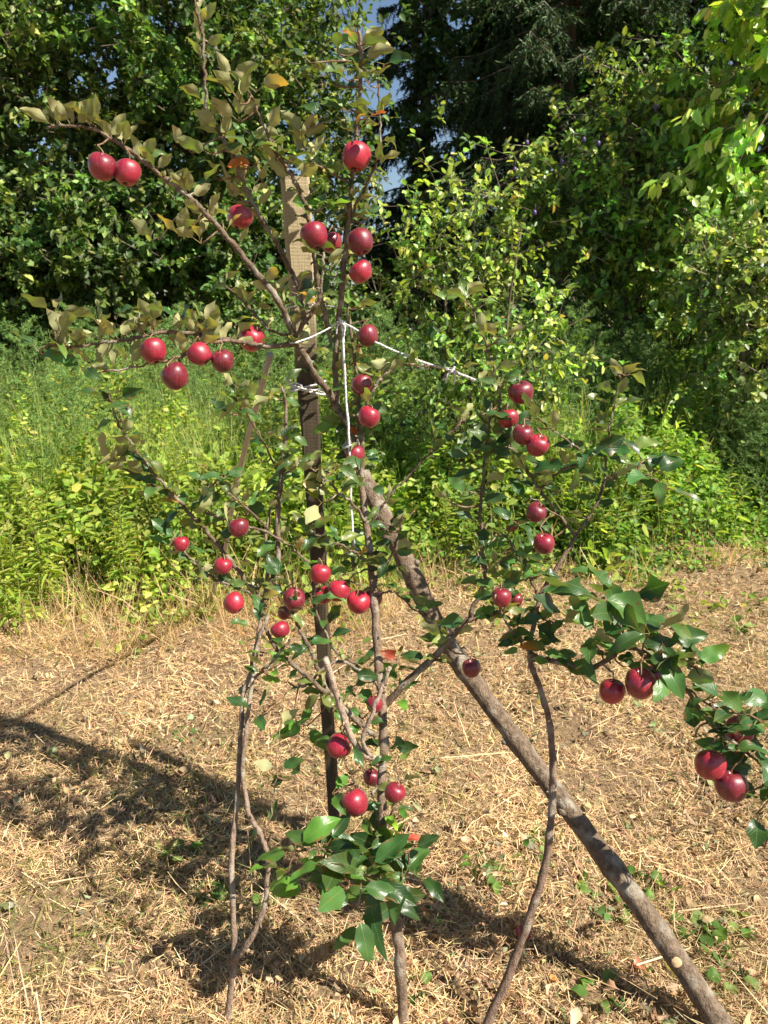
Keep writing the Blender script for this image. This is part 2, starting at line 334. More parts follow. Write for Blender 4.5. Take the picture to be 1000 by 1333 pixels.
# ------------------------------------------------------------------ weeds of the meadow
YG = [(.36, .44, .075), (.27, .38, .06), (.46, .52, .11), (.16, .28, .045), (.52, .50, .15)]
def fx(N, y0, y1, m=.62): y = rng.uniform(y0, y1, N); return rng.uniform(-1, 1, N)*(m*y+.6), y
g = Geo(); N = 175000; x, y = fx(N, 3.7, 9.5); e = edge(x); k = (y > e+.25*rng.random(N)+.22*fbm(x, y, 5., 91)) & (rng.random(N) < np.clip((y-e)*1.2+.35, .1, 1)); x, y, e = x[k], y[k], e[k]; N = len(x)
h = np.clip((y-e)*.62, .03, .42)*np.interp(y, [4.5, 6.5, 9], [1, 1.5, 1.9])*(1+.42*fbm(x, y, 2.4, 31))*(1+.25*fbm(x, y, 8, 37)); h = np.clip(h, .04, 1.15)
z = gz(x, y)+h*(1-.55*rng.random(N)**1.6); 
dd = rand_dirs(N, .05, .5); nn = nrm(rand_dirs(N, 1.0)+.25*sd)
cm = mixcol(N, YG, [3, 3, 2, 2, .6], .2); dk = np.clip(.95+.25*fbm(x, y, 1.6, 41), .6, 1.3)[:, None]; cm *= dk; rt = np.clip((x+.6)*.5+.35*fbm(x, y, 1.1, 43), 0, 1)[:, None]; cm = cm*(1-rt*(1-np.array([.62, .82, .85])))
leaves(g, np.stack([x, y, z], 1), dd, nn, rng.uniform(.028, .06, N)*(.8+.07*y), rng.uniform(.02, .036, N)*(.8+.07*y), .25, rng.normal(.2, .15, N), cm, 'low')
N2 = 16000; x2, y2 = fx(N2, 3.8, 6.5); e2 = edge(x2); q_ = (y2 > e2+.1) & (fbm(x2, y2, 2., 61)+.3*rng.normal(size=N2) > 0); x2, y2, e2 = x2[q_], y2[q_], e2[q_]; N2 = len(x2)
leaves(g, np.stack([x2, y2, gz(x2, y2)+np.clip((y2-e2)*.8, .08, .5)*rng.uniform(.6, 1.25, N2)], 1), rand_dirs(N2, .1, .5), nrm(rand_dirs(N2, .9)+.4*sd), rng.uniform(.06, .10, N2), rng.uniform(.04, .06, N2), .3, rng.normal(.3, .2, N2), mixcol(N2, [(.36, .47, .08), (.28, .42, .07), (.46, .52, .12)], [2, 2, 1], .15), 'low')
k = rng.choice(N, 9000, replace=False); prisms(g, np.stack([x, y, gz(x, y)], 1)[k], np.stack([x, y, z], 1)[k]+rng.normal(0, .02, (9000, 3)), .0022, .001, mixcol(9000, [(.22, .26, .08), (.38, .30, .17)], [1, 1]))
tag(g.build('ground_cover', M_WEED), 'low yellow green leafy weeds filling the unmown strip', 'ground cover', kind='stuff')
def stalks(g, x, y, H, nl, Ls, cols, w, wd=.16, lean=.12, stemcol=(.30, .30, .12), base=.15):
    N = len(x); ax = nrm(np.stack([rng.normal(0, lean, N), rng.normal(0, lean, N), np.ones(N)], 1)); b = np.stack([x, y, gz(x, y)], 1)
    prisms(g, b, b+ax*H[:, None], .0032, .0012, np.array(stemcol))
    t = base+(1-base)*np.tile(np.linspace(0, 1, nl), N); r = np.repeat(np.arange(N), nl); M = len(r)
    az = np.tile(np.arange(nl)*2.4, N) + np.repeat(rng.uniform(0, 6.28, N), nl)
    d = np.stack([np.cos(az), np.sin(az), .35+.9*t**3+rng.normal(0, .15, M)], 1)
    p = b[r]+ax[r]*(H[r]*t)[:, None]; prof = np.sin(np.pi*np.clip(.25+.68*t, 0, 1))**.8
    L = Ls*prof*rng.uniform(.75, 1.2, M); nn = np.stack([-np.cos(az)*.6, -np.sin(az)*.6, np.ones(M)], 1)
    leaves(g, p, d, nn, L, L*wd, .3, rng.normal(.35, .15, M), mixcol(M, cols, w, .16), 'low')
g = Geo(); N = 2000; x, y = fx(N, 4.3, 9.2, .6); k = (y > edge(x)+.35) & (fbm(x, y, 1.3, 51)+.25*rng.normal(size=N) > -.1); x, y = x[k], y[k]
H = rng.uniform(.5, .9, len(x))*np.clip((y-edge(x))*.5+.45, .4, 1.5)
stalks(g, x, y, H, 40, .095, [(.24, .36, .07), (.34, .45, .09), (.15, .27, .05), (.48, .50, .13)], [3, 2, 2, .7])
tag(g.build('tall_weeds', M_WEED), 'dense stand of narrow leaved goldenrod weeds behind the clearing', 'tall weeds', kind='stuff')
g = Geo(); N = 5200; y = rng.uniform(3.3, 5.4, N); x = rng.uniform(-1, 1, N)*(.56*y+.4); q_ = (np.abs(y-edge(x)+.25) < .45) & (fbm(x, y, 4.2, 93)+.3*rng.normal(size=N) > .15); x, y = x[q_], y[q_]; N = len(x)
leaves(g, np.stack([x, y, gz(x, y)+rng.uniform(.01, .09, N)], 1), rand_dirs(N, .1, .4), rand_dirs(N, 1.2), rng.uniform(.03, .06, N), rng.uniform(.02, .038, N), .3, rng.normal(.3, .2, N), mixcol(N, [(.28, .38, .08), (.36, .42, .12), (.2, .3, .07), (.48, .42, .2)], [2, 2, 2, 1], .15), 'low')
tag(g.build('creeping_weeds', M_WEED), 'low creeping weeds straggling out over the straw at the edge of the clearing', 'creeping weeds', kind='stuff')
# fine grassy blades standing in the meadow and dry ones at its edge
g = Geo(); N = 26000; x, y = fx(N, 3.8, 8.5); k = (y > edge(x)-.1) & ((y > edge(x)+.5) | (x < .2) | (rng.random(N) < .25)); x, y = x[k], y[k]; N = len(x); near = np.exp(-((y-edge(x))/.35)**2)
cg = mixcol(N, [(.22, .30, .06), (.12, .22, .04), (.33, .38, .10)], [2, 2, 1], .2); cs = mixcol(N, STRAW, SW, .15); m_ = (rng.random(N) < .10+.6*near)[:, None]
leaves(g, np.stack([x, y, gz(x, y)], 1), nrm(rng.normal(0, .3, (N, 3))+A(0, 0, 1)), rand_dirs(N, 0, .2), rng.uniform(.15, .5, N)*(1.2-.6*near), rng.uniform(.003, .007, N), 0, rng.normal(.1, .25, N), np.where(m_, cs, cg), 'blade')
N = 34000; x, y = fx(N, 4.8, 8.8); k = (y > edge(x)+.7) & (fbm(x, y, 1.7, 95) > -.35); x, y = x[k], y[k]; N = len(x)
leaves(g, np.stack([x, y, gz(x, y)], 1), nrm(rng.normal(0, .22, (N, 3))+A(0, 0, 1)), rand_dirs(N, 0, .2), rng.uniform(.55, 1.1, N)*np.interp(y, [4.6, 8], [.8, 1.3]), rng.uniform(.003, .006, N), 0, rng.normal(.12, .2, N), mixcol(N, [(.40, .50, .16), (.30, .43, .11), (.50, .50, .24)], [2, 2, 1], .2), 'blade')
N = 5000; y = rng.uniform(3.2, 4.6, N); x = rng.uniform(-2.8, .3, N); k = (np.abs(y-edge(x)+.12) < .3+.2*rng.random(N)) & (fbm(x, y, 3.8, 97) > -.2); x, y = x[k], y[k]; N = len(x)
leaves(g, np.stack([x, y, gz(x, y)], 1), nrm(rng.normal(0, .4, (N, 3))+A(0, 0, 1)), rand_dirs(N, 0, .2), rng.uniform(.08, .34, N), rng.uniform(.0016, .0035, N), 0, rng.normal(.1, .35, N), mixcol(N, STRAW, SW, .15), 'blade')
tag(g.build('meadow_grass', M_WEED), 'tall grass blades, dry and pale where the mowing stopped', 'meadow grass', kind='stuff')
# single stalks standing out in front
for (px, py, H, lab) in [(62, 800, .80, 'tall goldenrod stalk at the far left edge of the weeds'), (165, 790, .66, 'goldenrod stalk standing in front of the yellow green weeds on the left'),
        (240, 770, .95, 'tall pale goldenrod stalk just left of the leaning grey cane'), (20, 830, .55, 'short goldenrod stalk among dry stems in the left corner of the weeds'),
        (745, 715, .72, 'goldenrod stalk in the weeds right of the nearest tree cluster'), (850, 715, .78, 'goldenrod stalk rising from the weeds beyond the right tree')]:
    c = PG(px, py); g = Geo(); n1 = 3 if H > .6 else 2
    stalks(g, np.full(n1, c[0])+rng.normal(0, .02, n1), np.full(n1, c[1])+rng.normal(0, .02, n1), np.full(n1, H)*rng.uniform(.8, 1.05, n1), 46, .11, [(.26, .38, .06), (.38, .46, .09)], [1, 1], .15, .05)
    tag(g.build('goldenrod', M_WEED, origin=(c[0], c[1], 0)), lab, 'goldenrod', 'goldenrod stalks standing out of the weeds')

# feathery asparagus: two prototypes, copied
def asparagus():
    g = Geo(); gs = Geo(); top = 1.15; tube(gs, smooth_path([(0, 0, 0), (.02, .01, .4), (-.01, .03, .8), (.05, .0, top)]), np.linspace(.006, .0015, 16), (.22, .30, .12), 5)
    nb = 46; pa = []; pb = []
    for i in range(nb):
        t = .12+.86*i/nb; a = i*2.4; L = .36*(1-t)+.09; s = A(.0, 0, t*top); e = s+A(math.cos(a)*L, math.sin(a)*L, L*.75); pa.append(s); pb.append(e)
        m = 9
        for k in range(m):
            u = .2+.8*k/m; q = s+(e-s)*u; dd = nrm(rng.normal(size=3)*.9+A(math.cos(a), math.sin(a), .5)); pa.append(q); pb.append(q+dd*L*.35)
    pa = np.array(pa); pb = np.array(pb); prisms(g, pa, pb, .0018, .0008, A(.10, .19, .06))
    M = 26; r = np.repeat(np.arange(len(pa)), M); u = rng.random(len(r))[:, None]; p = pa[r]+(pb[r]-pa[r])*u; d = rand_dirs(len(r), .2)
    leaves(g, p, d, rand_dirs(len(r)), rng.uniform(.012, .026, len(r)), .0016, 0, 0, mixcol(len(r), [(.20, .34, .08), (.28, .42, .11), (.11, .23, .07)], [2, 1, 1], .2), 'blade')
    return g, gs
protos = []
for k in range(2):
    g, gs = asparagus(); r = empty('asparagus_plant', (0, 0, 0), 'x', 'asparagus'); a = gs.build('stem', M_WEED, r); b = g.build('fronds', M_NEEDLE, r); protos.append((r, [a, b], [0]))
LA = [('feathery dark green asparagus plant among the weeds left of the stake', 'asparagus plants on the left', [(95, 5.2, 1.05), (150, 6.2, 1.2), (40, 6.4, 1.25), (215, 6.5, 1.25), (-20, 6.0, 1.2), (285, 6.3, 1.2), (110, 7.2, 1.35), (250, 7.3, 1.35)]),
      ('feathery green asparagus plant among the weeds just behind the stake and leaning pole', 'asparagus plants behind the stake', [(350, 6.2, 1.2), (480, 5.6, 1.12), (535, 6.3, 1.2), (560, 5.2, 1.0), (425, 6.6, 1.25), (600, 6.5, 1.2), (380, 7.2, 1.35), (500, 7.3, 1.35)]),
      ('feathery green asparagus plant in the weeds at the foot of the right hand trees', 'asparagus plants on the right', [(770, 6.2, 1.2), (730, 5.8, 1.1), (830, 6.6, 1.2), (965, 5.6, .95), (1010, 5.4, .95), (690, 6.6, 1.25), (740, 7.0, 1.35), (650, 7.2, 1.35)])]
n_ = 0
for lab, grp, lst in LA:
    for (px, Yp, s_) in lst:
        r0, ch, used = protos[n_ % 2]; n_ += 1; x = (px-500)/F*Yp
        if not used[0]: r = r0; used[0] = 1
        else:
            r = r0.copy(); COL.objects.link(r)
            for c in ch: c2 = c.copy(); COL.objects.link(c2); c2.parent = r
        r.location = (x, Yp, 0); r.rotation_euler = (0, 0, rng.uniform(0, 6.28)); r.scale = (s_, s_, s_); tag(r, lab, 'asparagus', grp)

# ------------------------------------------------------------------ trees and bushes of the hedge
def make_tree(name, label, base, H, crowns, nclump, nleaf, L, W, cols, w, mat=M_FOL, trunk_r=.08, stems=1, droop=0., twigl=.32, group=None, bare=.15, cat='tree', clr=.16, nlow=0., stemw=1.):
    """trunk(s) to clump centres spread through the crown's volume; every clump has twigs, every twig has leaves"""
    base = A(*base); root = empty(name, tuple(base), label, cat, group); gt = Geo(); gl = Geo(); gb = Geo()
    bc = (.13, .10, .075); axes = []
    for s_ in range(stems):
        a = rng.uniform(0, 6.28); sp = (0 if stems == 1 else .09*H)
        top = base + A(math.cos(a)*sp+rng.normal(0, .05*H), math.sin(a)*sp+rng.normal(0, .04*H), H*rng.uniform(.8, .97))
        pts = [base+A(math.cos(a), math.sin(a), 0)*(.02*s_)]
        for t in (.2, .4, .6, .8): pts.append(pts[0]*(1-t)+top*t+rng.normal(0, .02*H, 3)*A(1, 1, .3))
        pts.append(top); pp = smooth_path(pts, 4); tube(gt, pp, trunk_r*(1-np.linspace(0, 1, len(pp))**1.2*.85), bc, 8, .06); axes.append(pp)
    allax = np.vstack(axes); C = []; tot = sum(c[6] for c in crowns)
    for (cx, cy, cz, rx, ry, rz, wt) in crowns:
        m = int(nclump*wt/tot); v = rand_dirs(m)*(rng.random((m, 1))**.42); C.append(base+A(cx, cy, cz)+v*A(rx, ry, rz))
    C = np.vstack(C); C = C[C[:, 2] > .15]
    # limbs
    for c in C[::3]:
        dd = np.linalg.norm((allax-c)*A(1, 1, .8), axis=1); dd[allax[:, 2] > c[2]-.05*H] += H*.5; k = allax[int(np.argmin(dd))]
        mid = (k+c)/2+rng.normal(0, .07, 3)*np.linalg.norm(c-k)+A(0, 0, .06*np.linalg.norm(c-k)); pp = smooth_path([k, mid, c], 4); tube(gb, pp, np.linspace(trunk_r*.28*stemw, .004, len(pp)), bc, 5)
    # twigs
    M = len(C); nt_ = 9; r = np.repeat(np.arange(M), nt_); ce = A(*[np.average([c[i] for c in crowns], weights=[c[6] for c in crowns]) for i in range(3)])+base
    out = nrm(C-ce); td = nrm(rand_dirs(len(r))*1.0+out[r]*.5+A(0, 0, .15-droop)); a = C[r]+rng.normal(0, clr, (len(r), 3)); tl = twigl*rng.uniform(.5, 1.3, len(r)); b = a+td*tl[:, None]
    prisms(gb, a-td*.25*twigl, b, .013*twigl if H > 3 else .009*twigl, .0018, mixcol(len(r), [bc, (.32, .26, .20)], [1.5, 1], .2))
    # leaves
    N = int(nleaf); q = rng.integers(0, len(r), N); u = rng.random(N)[:, None]**.7; p = a[q]+(b-a)[q]*u+rng.normal(0, L*.18, (N, 3))
    ld = nrm(td[q]*.6+rand_dirs(N)*.9+A(0, 0, -droop-.15)); nn = nrm(rand_dirs(N)*.75+A(0, 0, .75)+sd*.4)
    cm = mixcol(N, cols, w, .17)*1.4*(np.clip(1+.34*rng.normal(size=(M, 1)), .5, 1.8)*(1+rng.normal(0, .10, (M, 3))*A(1.3, .4, 1)))[r[q]]
    sz = rng.uniform(.65, 1.2, N); leaves(gl, p, ld, nn, L*sz, W*sz, .3, rng.normal(.2, .2, N), np.clip(cm, .004, .8), 'low')
    gt.build('trunk', M_FARBARK, root); gb.build('branches', M_FARBARK, root); gl.build('crown', mat, root); return root
G_MID = [(.105, .175, .042), (.065, .12, .03), (.18, .25, .07), (.035, .075, .018), (.30, .33, .10)]; W_MID = [3, 3, 2, 2, .35]
G_DARK = [(.05, .10, .026), (.032, .07, .02), (.085, .15, .038)]; W_D = [2, 2, 1]
G_YEL = [(.30, .46, .07), (.20, .36, .05), (.40, .50, .10), (.42, .30, .07)]; W_Y = [3, 3, 1.5, .2]
G_PLUM = [(.24, .34, .07), (.15, .25, .05), (.38, .45, .12), (.44, .36, .09), (.05, .1, .025)]; W_P = [3, 3, 1, .1, 2]
HED = 'trees of the hedge behind the meadow'
make_tree('hedge_tree', 'broad leafy tree filling the far left of the hedge', (-4.3, 9.0, 0), 6.6, [(0, 0, 3.6, 1.9, 1.3, 2.9, 3), (.6, -.6, 2.1, 1.3, .8, 1.0, 1)], 210, 42000, .09, .062, G_MID, W_MID, group=HED, trunk_r=.10)
make_tree('hedge_tree', 'leafy tree behind the upper left apple branch', (-1.95, 9.3, 0), 6.4, [(0, 0, 3.9, 1.5, 1.2, 2.6, 3), (-.3, -.5, 2.3, 1.5, .8, .8, 1)], 200, 42000, .085, .058, G_MID, W_MID, group=HED, trunk_r=.09, stems=2)
make_tree('hedge_tree', 'tall dark tree standing behind the left trees of the hedge', (-5.6, 12.6, 0), 8.2, [(0, 0, 4.6, 2.8, 1.5, 3.4, 1)], 200, 24000, .12, .085, G_DARK, W_D, group=HED, trunk_r=.14)
make_tree('hedge_tree', 'tall dark tree behind the hedge left of the sky gap', (-2.35, 12.9, 0), 8.0, [(0, 0, 4.4, 1.9, 1.4, 3.4, 1)], 160, 19000, .12, .085, G_DARK, W_D, group=HED, trunk_r=.13)
make_tree('hedge_tree', 'tall dark broadleaf tree behind the plum tree', (4.6, 11.6, 0), 8.0, [(0, 0, 4.3, 2.5, 1.5, 3.6, 1), (0, 0, 1.4, 2.2, 1., 1.2, .3)], 300, 52000, .10, .07, G_DARK, W_D, group=HED, trunk_r=.13)
make_tree('hedge_tree', 'dark broadleaf tree behind the spruces right of the sky gap', (2.3, 13.6, 0), 9.5, [(0, 0, 5.2, 1.9, 1.2, 4., 1)], 230, 36000, .13, .09, G_DARK, W_D, group=HED, trunk_r=.13)
make_tree('hedge_tree', 'thin airy tree standing in the sky gap behind the top of the middle apple tree', (-.55, 9.9, 0), 6.6, [(0, 0, 3.9, .5, .5, 2.4, 1)], 36, 2600, .085, .058, G_MID, W_MID, group=HED, trunk_r=.04)
make_tree('plum_tree', 'plum tree with yellowing leaves in front of the dark trees on the right', (2.55, 8.3, 0), 4.1, [(-.1, -.1, 2.45, 1.25, .8, .95, 3), (.2, .1, 3.3, .7, .6, .55, 1), (.5, 0, 1.6, 1., .6, .4, .35)], 115, 13500, .088, .052, G_PLUM, W_P, M_GLOSSY, trunk_r=.07, twigl=.36)
make_tree('cherry_tree', 'young tree with large bright yellow green leaves at the right edge', (3.45, 7.0, 0), 5.4, [(0, 0, 3.1, .75, .6, 1.5, 3), (-.15, -.1, 2.3, .6, .5, .7, 1), (.3, 0, 4.3, .6, .5, .9, 1)], 75, 8200, .135, .07, G_YEL, W_Y, M_GLOSSY, trunk_r=.05, droop=.55, twigl=.34)
make_tree('ivy_covered_trunk', 'slim leaning stems covered in small round pale leaves at the right', (2.75, 6.0, 0), 2.2, [(.1, -.1, 1.15, .42, .3, .75, 3), (-.15, 0, 1.8, .3, .3, .4, 1)], 70, 7500, .06, .05, [(.22, .31, .09), (.30, .38, .14), (.12, .2, .05)], [2, 1, 1.5], M_GLOSSY, trunk_r=.045, stems=3, cat='shrub')
make_tree('shrub', 'slender green shrub rising behind the white twine right of the stake', (.52, 5.2, 0), 2.15, [(0, 0, 1.2, .48, .4, .95, 3), (-.05, 0, 1.9, .25, .3, .4, .7), (.3, 0, 1.3, .2, .3, .7, .7)], 62, 6300, .055, .036, G_PLUM, W_P, M_GLOSSY, trunk_r=.018, stems=5, twigl=.25, cat='shrub')
make_tree('shrub', 'dark low bush at the foot of the left hedge', (-4.2, 8.2, 0), 1.9, [(0, 0, .9, 1.3, .6, .8, 1)], 70, 11000, .06, .042, G_DARK, W_D, trunk_r=.03, stems=4, cat='shrub')
make_tree('shrub', 'leafy bush under the trees behind the stake', (-.9, 8.3, 0), 1.9, [(0, 0, .9, 1.5, .6, .85, 1)], 90, 15000, .06, .042, G_MID, W_MID, trunk_r=.03, stems=4, cat='shrub')
make_tree('shrub', 'bush of mid green leaves under the plum tree', (1.8, 7.6, 0), 1.9, [(0, 0, .8, 1.3, .5, .75, 1)], 80, 12000, .055, .04, G_MID, W_MID, trunk_r=.03, stems=4, cat='shrub')
make_tree('shrub', 'pale sunlit bush far off under the sky gap', (.15, 17., 0), 3.2, [(0, 0, 1.6, 1.6, 1., 1.5, 1)], 90, 14000, .13, .1, [(.24, .28, .09), (.33, .34, .14)], [1, 1], trunk_r=.04, stems=4, cat='shrub')
# spruces
def spruce(label, base, H, R, n, zlo=.5, seed=0):
    base = A(*base); root = empty('spruce_tree', tuple(base), label, 'spruce', 'dark spruces behind the hedge'); gt = Geo(); gn = Geo(); gb = Geo()
    tube(gt, [base+A(0, 0, H*t) for t in np.linspace(0, 1, 9)], np.linspace(.16, .012, 9), (.12, .09, .07), 8, .05)
    a_, b_ = [], []
    for i in range(n):
        t = (i+rng.random())/n; z = zlo+(H-zlo)*t; L = R*(1-t)**.8*rng.uniform(.7, 1.1)+.12; az = rng.uniform(0, 6.28); o = A(math.cos(az), math.sin(az), 0)
        s = base+A(0, 0, z); pts = [s, s+o*L*.35+A(0, 0, .02*L), s+o*L*.75-A(0, 0, .14*L), s+o*L-A(0, 0, .16*L)]; pp = smooth_path(pts, 4)
        tube(gb, pp, np.linspace(.022, .006, len(pp)), (.12, .09, .06), 5)
        side = np.cross(o, A(0, 0, 1))
        for q in pp[2:]:
            for k in range(4):
                m = rng.uniform(.12, .42)*L*.55+.1; e = q+side*rng.uniform(-1, 1)*m+o*m*.35+A(0, 0, -m*rng.uniform(.35, 1.1)); a_.append(q); b_.append(e)
    a_ = np.array(a_); b_ = np.array(b_); prisms(gb, a_, b_, .006, .003, A(.11, .08, .05))
    M = 30; r = np.repeat(np.arange(len(a_)), M); u = rng.random(len(r))[:, None]; p = a_[r]+(b_-a_)[r]*u; ax = nrm(b_-a_)[r]; d = nrm(ax*.7+rand_dirs(len(r))*.8+A(0, 0, -.15))
    leaves(gn, p, d, rand_dirs(len(r), .5), rng.uniform(.04, .075, len(r)), .012, 0, 0, mixcol(len(r), [(.06, .12, .042), (.035, .08, .03), (.11, .17, .055)], [2, 2, .8], .2), 'blade')
    gt.build('trunk', M_FARBARK, root); gb.build('branches', M_FARBARK, root); gn.build('crown', M_NEEDLE, root)
spruce('dark spruce with drooping branches right of the sky gap', (2.35, 11.2, 0), 10.5, 2.25, 210)
spruce('tall dark spruce behind the leafy trees at the right edge', (5.8, 13.5, 0), 11, 2.6, 130)
spruce('dark spruce deep behind the plum tree', (3.9, 14.6, 0), 12, 2.6, 170)
spruce('thin distant spruce showing above the sky gap', (.75, 15.5, 0), 12, 1.55, 190, 1.6)
g = Geo(); N = 52000; x = rng.uniform(-11, 11, N); x = x[(np.abs(x-.2) > .5) | (rng.random(N) < .25)]; N = len(x); y = rng.uniform(14.3, 15.8, N); h = 2.5+.5*np.sin(x*1.3)+.4*np.sin(x*3.1); h = np.where(np.abs(x-.2) < .7, 1.4, h)
leaves(g, np.stack([x, y, h*rng.random(N)**.7], 1), rand_dirs(N, 0), rand_dirs(N, .7), .14*rng.uniform(.7, 1.2, N), .10*rng.uniform(.7, 1.2, N), .3, .2, mixcol(N, G_DARK, W_D, .2), 'low')
tag(g.build('undergrowth', M_FOL), 'dark far off undergrowth closing the view below the trees', 'undergrowth', kind='stuff')
# plums
for (px, py) in [(686, 186), (670, 221), (760, 182), (779, 187), (732, 211), (696, 277), (770, 283), (818, 290), (854, 140)]:
    c = P(px, py, 7.45); g = Geo(); th = np.linspace(0, math.pi, 9); tube(g, [c+A(0, 0, .026*math.cos(t)) for t in th], .019*np.sin(th)+.0005, (.10, .06, .19), 10)
    tube(g, [c+A(0, 0, .02), c+A(.004, 0, .05), c+A(.01, .01, .08)], .0015, (.2, .2, .08), 4)
    tag(g.build('plum', M_PLUM, origin=tuple(c)), 'small purple plum hanging in the plum tree on the right', 'plum', 'purple plums in the plum tree')

# ------------------------------------------------------------------ stake, cane and leaning pole
def square_post(g, pts, hw, rot, col, twist=0.):
    V = []; n = len(pts)
    for k, (p, h_) in enumerate(zip(pts, hw)):
        for a in (.785, 2.356, 3.927, 5.498):
            a += twist*min(1, k/n*1.25)
            for da in (-.10, .10): V.append(p+A(math.cos(a+da+rot), math.sin(a+da+rot), 0)*h_*1.414*(1+rng.normal(0, .012)))
    V = np.array(V); s = 8; f = [(i*s+j, i*s+(j+1) % s, (i+1)*s+(j+1) % s, (i+1)*s+j) for i in range(n-1) for j in range(s)]
    m = len(V); V = np.vstack([V, pts[-1][None]]); f += [((n-1)*s+j, (n-1)*s+(j+1) % s, (n-1)*s+(j+2) % s, m) for j in range(0, s, 2)]
    g.add(V, f, col)
sb = PG(436, 1105); sb = A(sb[0], 2.06, -.03); st_top = P(384, 232, 2.06); root = empty('wooden_stake', (sb[0], sb[1], 0), 'weathered square wooden stake with saw marks driven in beside the middle apple tree', 'stake')
g = Geo(); n = 26; tt = np.linspace(0, 1, n); pts = [sb+(st_top-sb)*t+rng.normal(0, .0008, 3) for t in tt]
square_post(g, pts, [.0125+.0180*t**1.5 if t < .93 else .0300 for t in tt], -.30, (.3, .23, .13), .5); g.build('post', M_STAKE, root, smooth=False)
def stake_at(py):
    t = (1105-py)/(1105-232.); lo, hi = 0, 1
    for _ in range(30):
        m = (lo+hi)/2; p = sb+(st_top-sb)*m; q = p-A(0, 0, CAM_H); d = q[1]*math.cos(PITCH)-q[2]*math.sin(PITCH); yy = -(q[1]*math.sin(PITCH)+q[2]*math.cos(PITCH))/d*F+666.5
        if yy > py: lo = m
        else: hi = m
    return p
# grey cane
c0 = PG(272, 788); c1 = P(352, 462, 2.12); g = Geo(); pts = smooth_path([c0, c0*.66+c1*.34+A(.012, 0, 0), c0*.33+c1*.67-A(.008, 0, 0), c1], 8)
tube(g, pts, np.linspace(.0105, .0088, len(pts))*(1+.05*np.sin(np.arange(len(pts))*1.9)), (.46, .40, .33), 8, .04)
r = empty('cane', tuple(c0), 'thin bare grey cane leaning up to the left of the stake', 'cane'); g.build('shaft', M_STEM, r)
# the leaning pole
pl_top = P(471, 618, 2.12); pl_lo = P(938, 1333, 1.37); dirp = nrm(pl_lo-pl_top); pl_end = pl_lo+dirp*(pl_lo[2]+.02)/-dirp[2]
r = empty('leaning_pole', (pl_end[0], pl_end[1], 0), 'stout bark covered pole leaning from the ground at right up to the stake', 'pole')
g = Geo(); key = smooth_path([P(471, 616, 2.12), P(522, 718, 2.02), P(576, 826, 1.92), P(640, 920, 1.82), P(715, 1020, 1.71), P(798, 1130, 1.58), P(872, 1234, 1.47), pl_end], 10); n = len(key)
rr = np.interp(np.linspace(0, 1, n), [0, .1, .25, .5, .8, 1], [.0225, .0250, .0240, .0235, .0240, .027])
rr = rr*(1+.05*np.exp(-((np.arange(n)-14)/1.3)**2)*3+.05*np.exp(-((np.arange(n)-24)/1.2)**2)*3+.12*np.exp(-((np.arange(n)-50)/1.2)**2)+rng.normal(0, .03, n)+.05*np.sin(np.arange(n)*.55+1)*np.sin(np.arange(n)*.23))
tube(g, key, rr, (.25, .19, .135), 22, .07); pole = g.build('shaft', M_POLE, r)
def on_pole(px, py, o, out=.0):
    pr = [np.hypot(*(proj(p)-A(px, py))) for p in key]; i = int(np.argmin(pr)); c = key[i]; t = nrm(key[min(i+1, n-1)]-key[i-1]); o = A(*o); o = nrm(o-t*np.dot(o, t)); return c+o*(rr[i]+out), nrm(o+t*0), t
c, od, t_ = on_pole(884, 1245, (-.30, -1, .30), -.003)
g = Geo(); sd_ = np.cross(od, t_); tube(g, [c-od*.01, c+od*.002, c+od*.006], [.0165, .015, .013], (.26, .19, .13), 14, .08)
g.build('knot_collar', M_POLE, r); g = Geo(); tube(g, [c, c+od*.0068, c+od*.0074], [.0115, .0108, .0095], (.74, .54, .30), 14, .12)
k = g.build('cut_knot', M_CUT, r); k['label'] = 'pale freshly cut knot near the foot of the pole'
for (px, py, o, rad) in [(587, 866, (.9, -.4, .1), .008), (515, 700, (-.9, -.5, .2), .009), (652, 972, (-.8, -.4, -.3), .007), (730, 1055, (-.8, -.6, .0), .008), (540, 740, (.9, -.3, .4), .007)]:
    c, o, t_ = on_pole(px, py, o, -.006); o = nrm(o+t_*.5*-1); g = Geo(); tube(g, [c, c+o*.010, c+o*.015], [rad*1.5, rad, rad*.8], (.22, .17, .12), 8, .12); g.build('branch_stub', M_POLE, r)

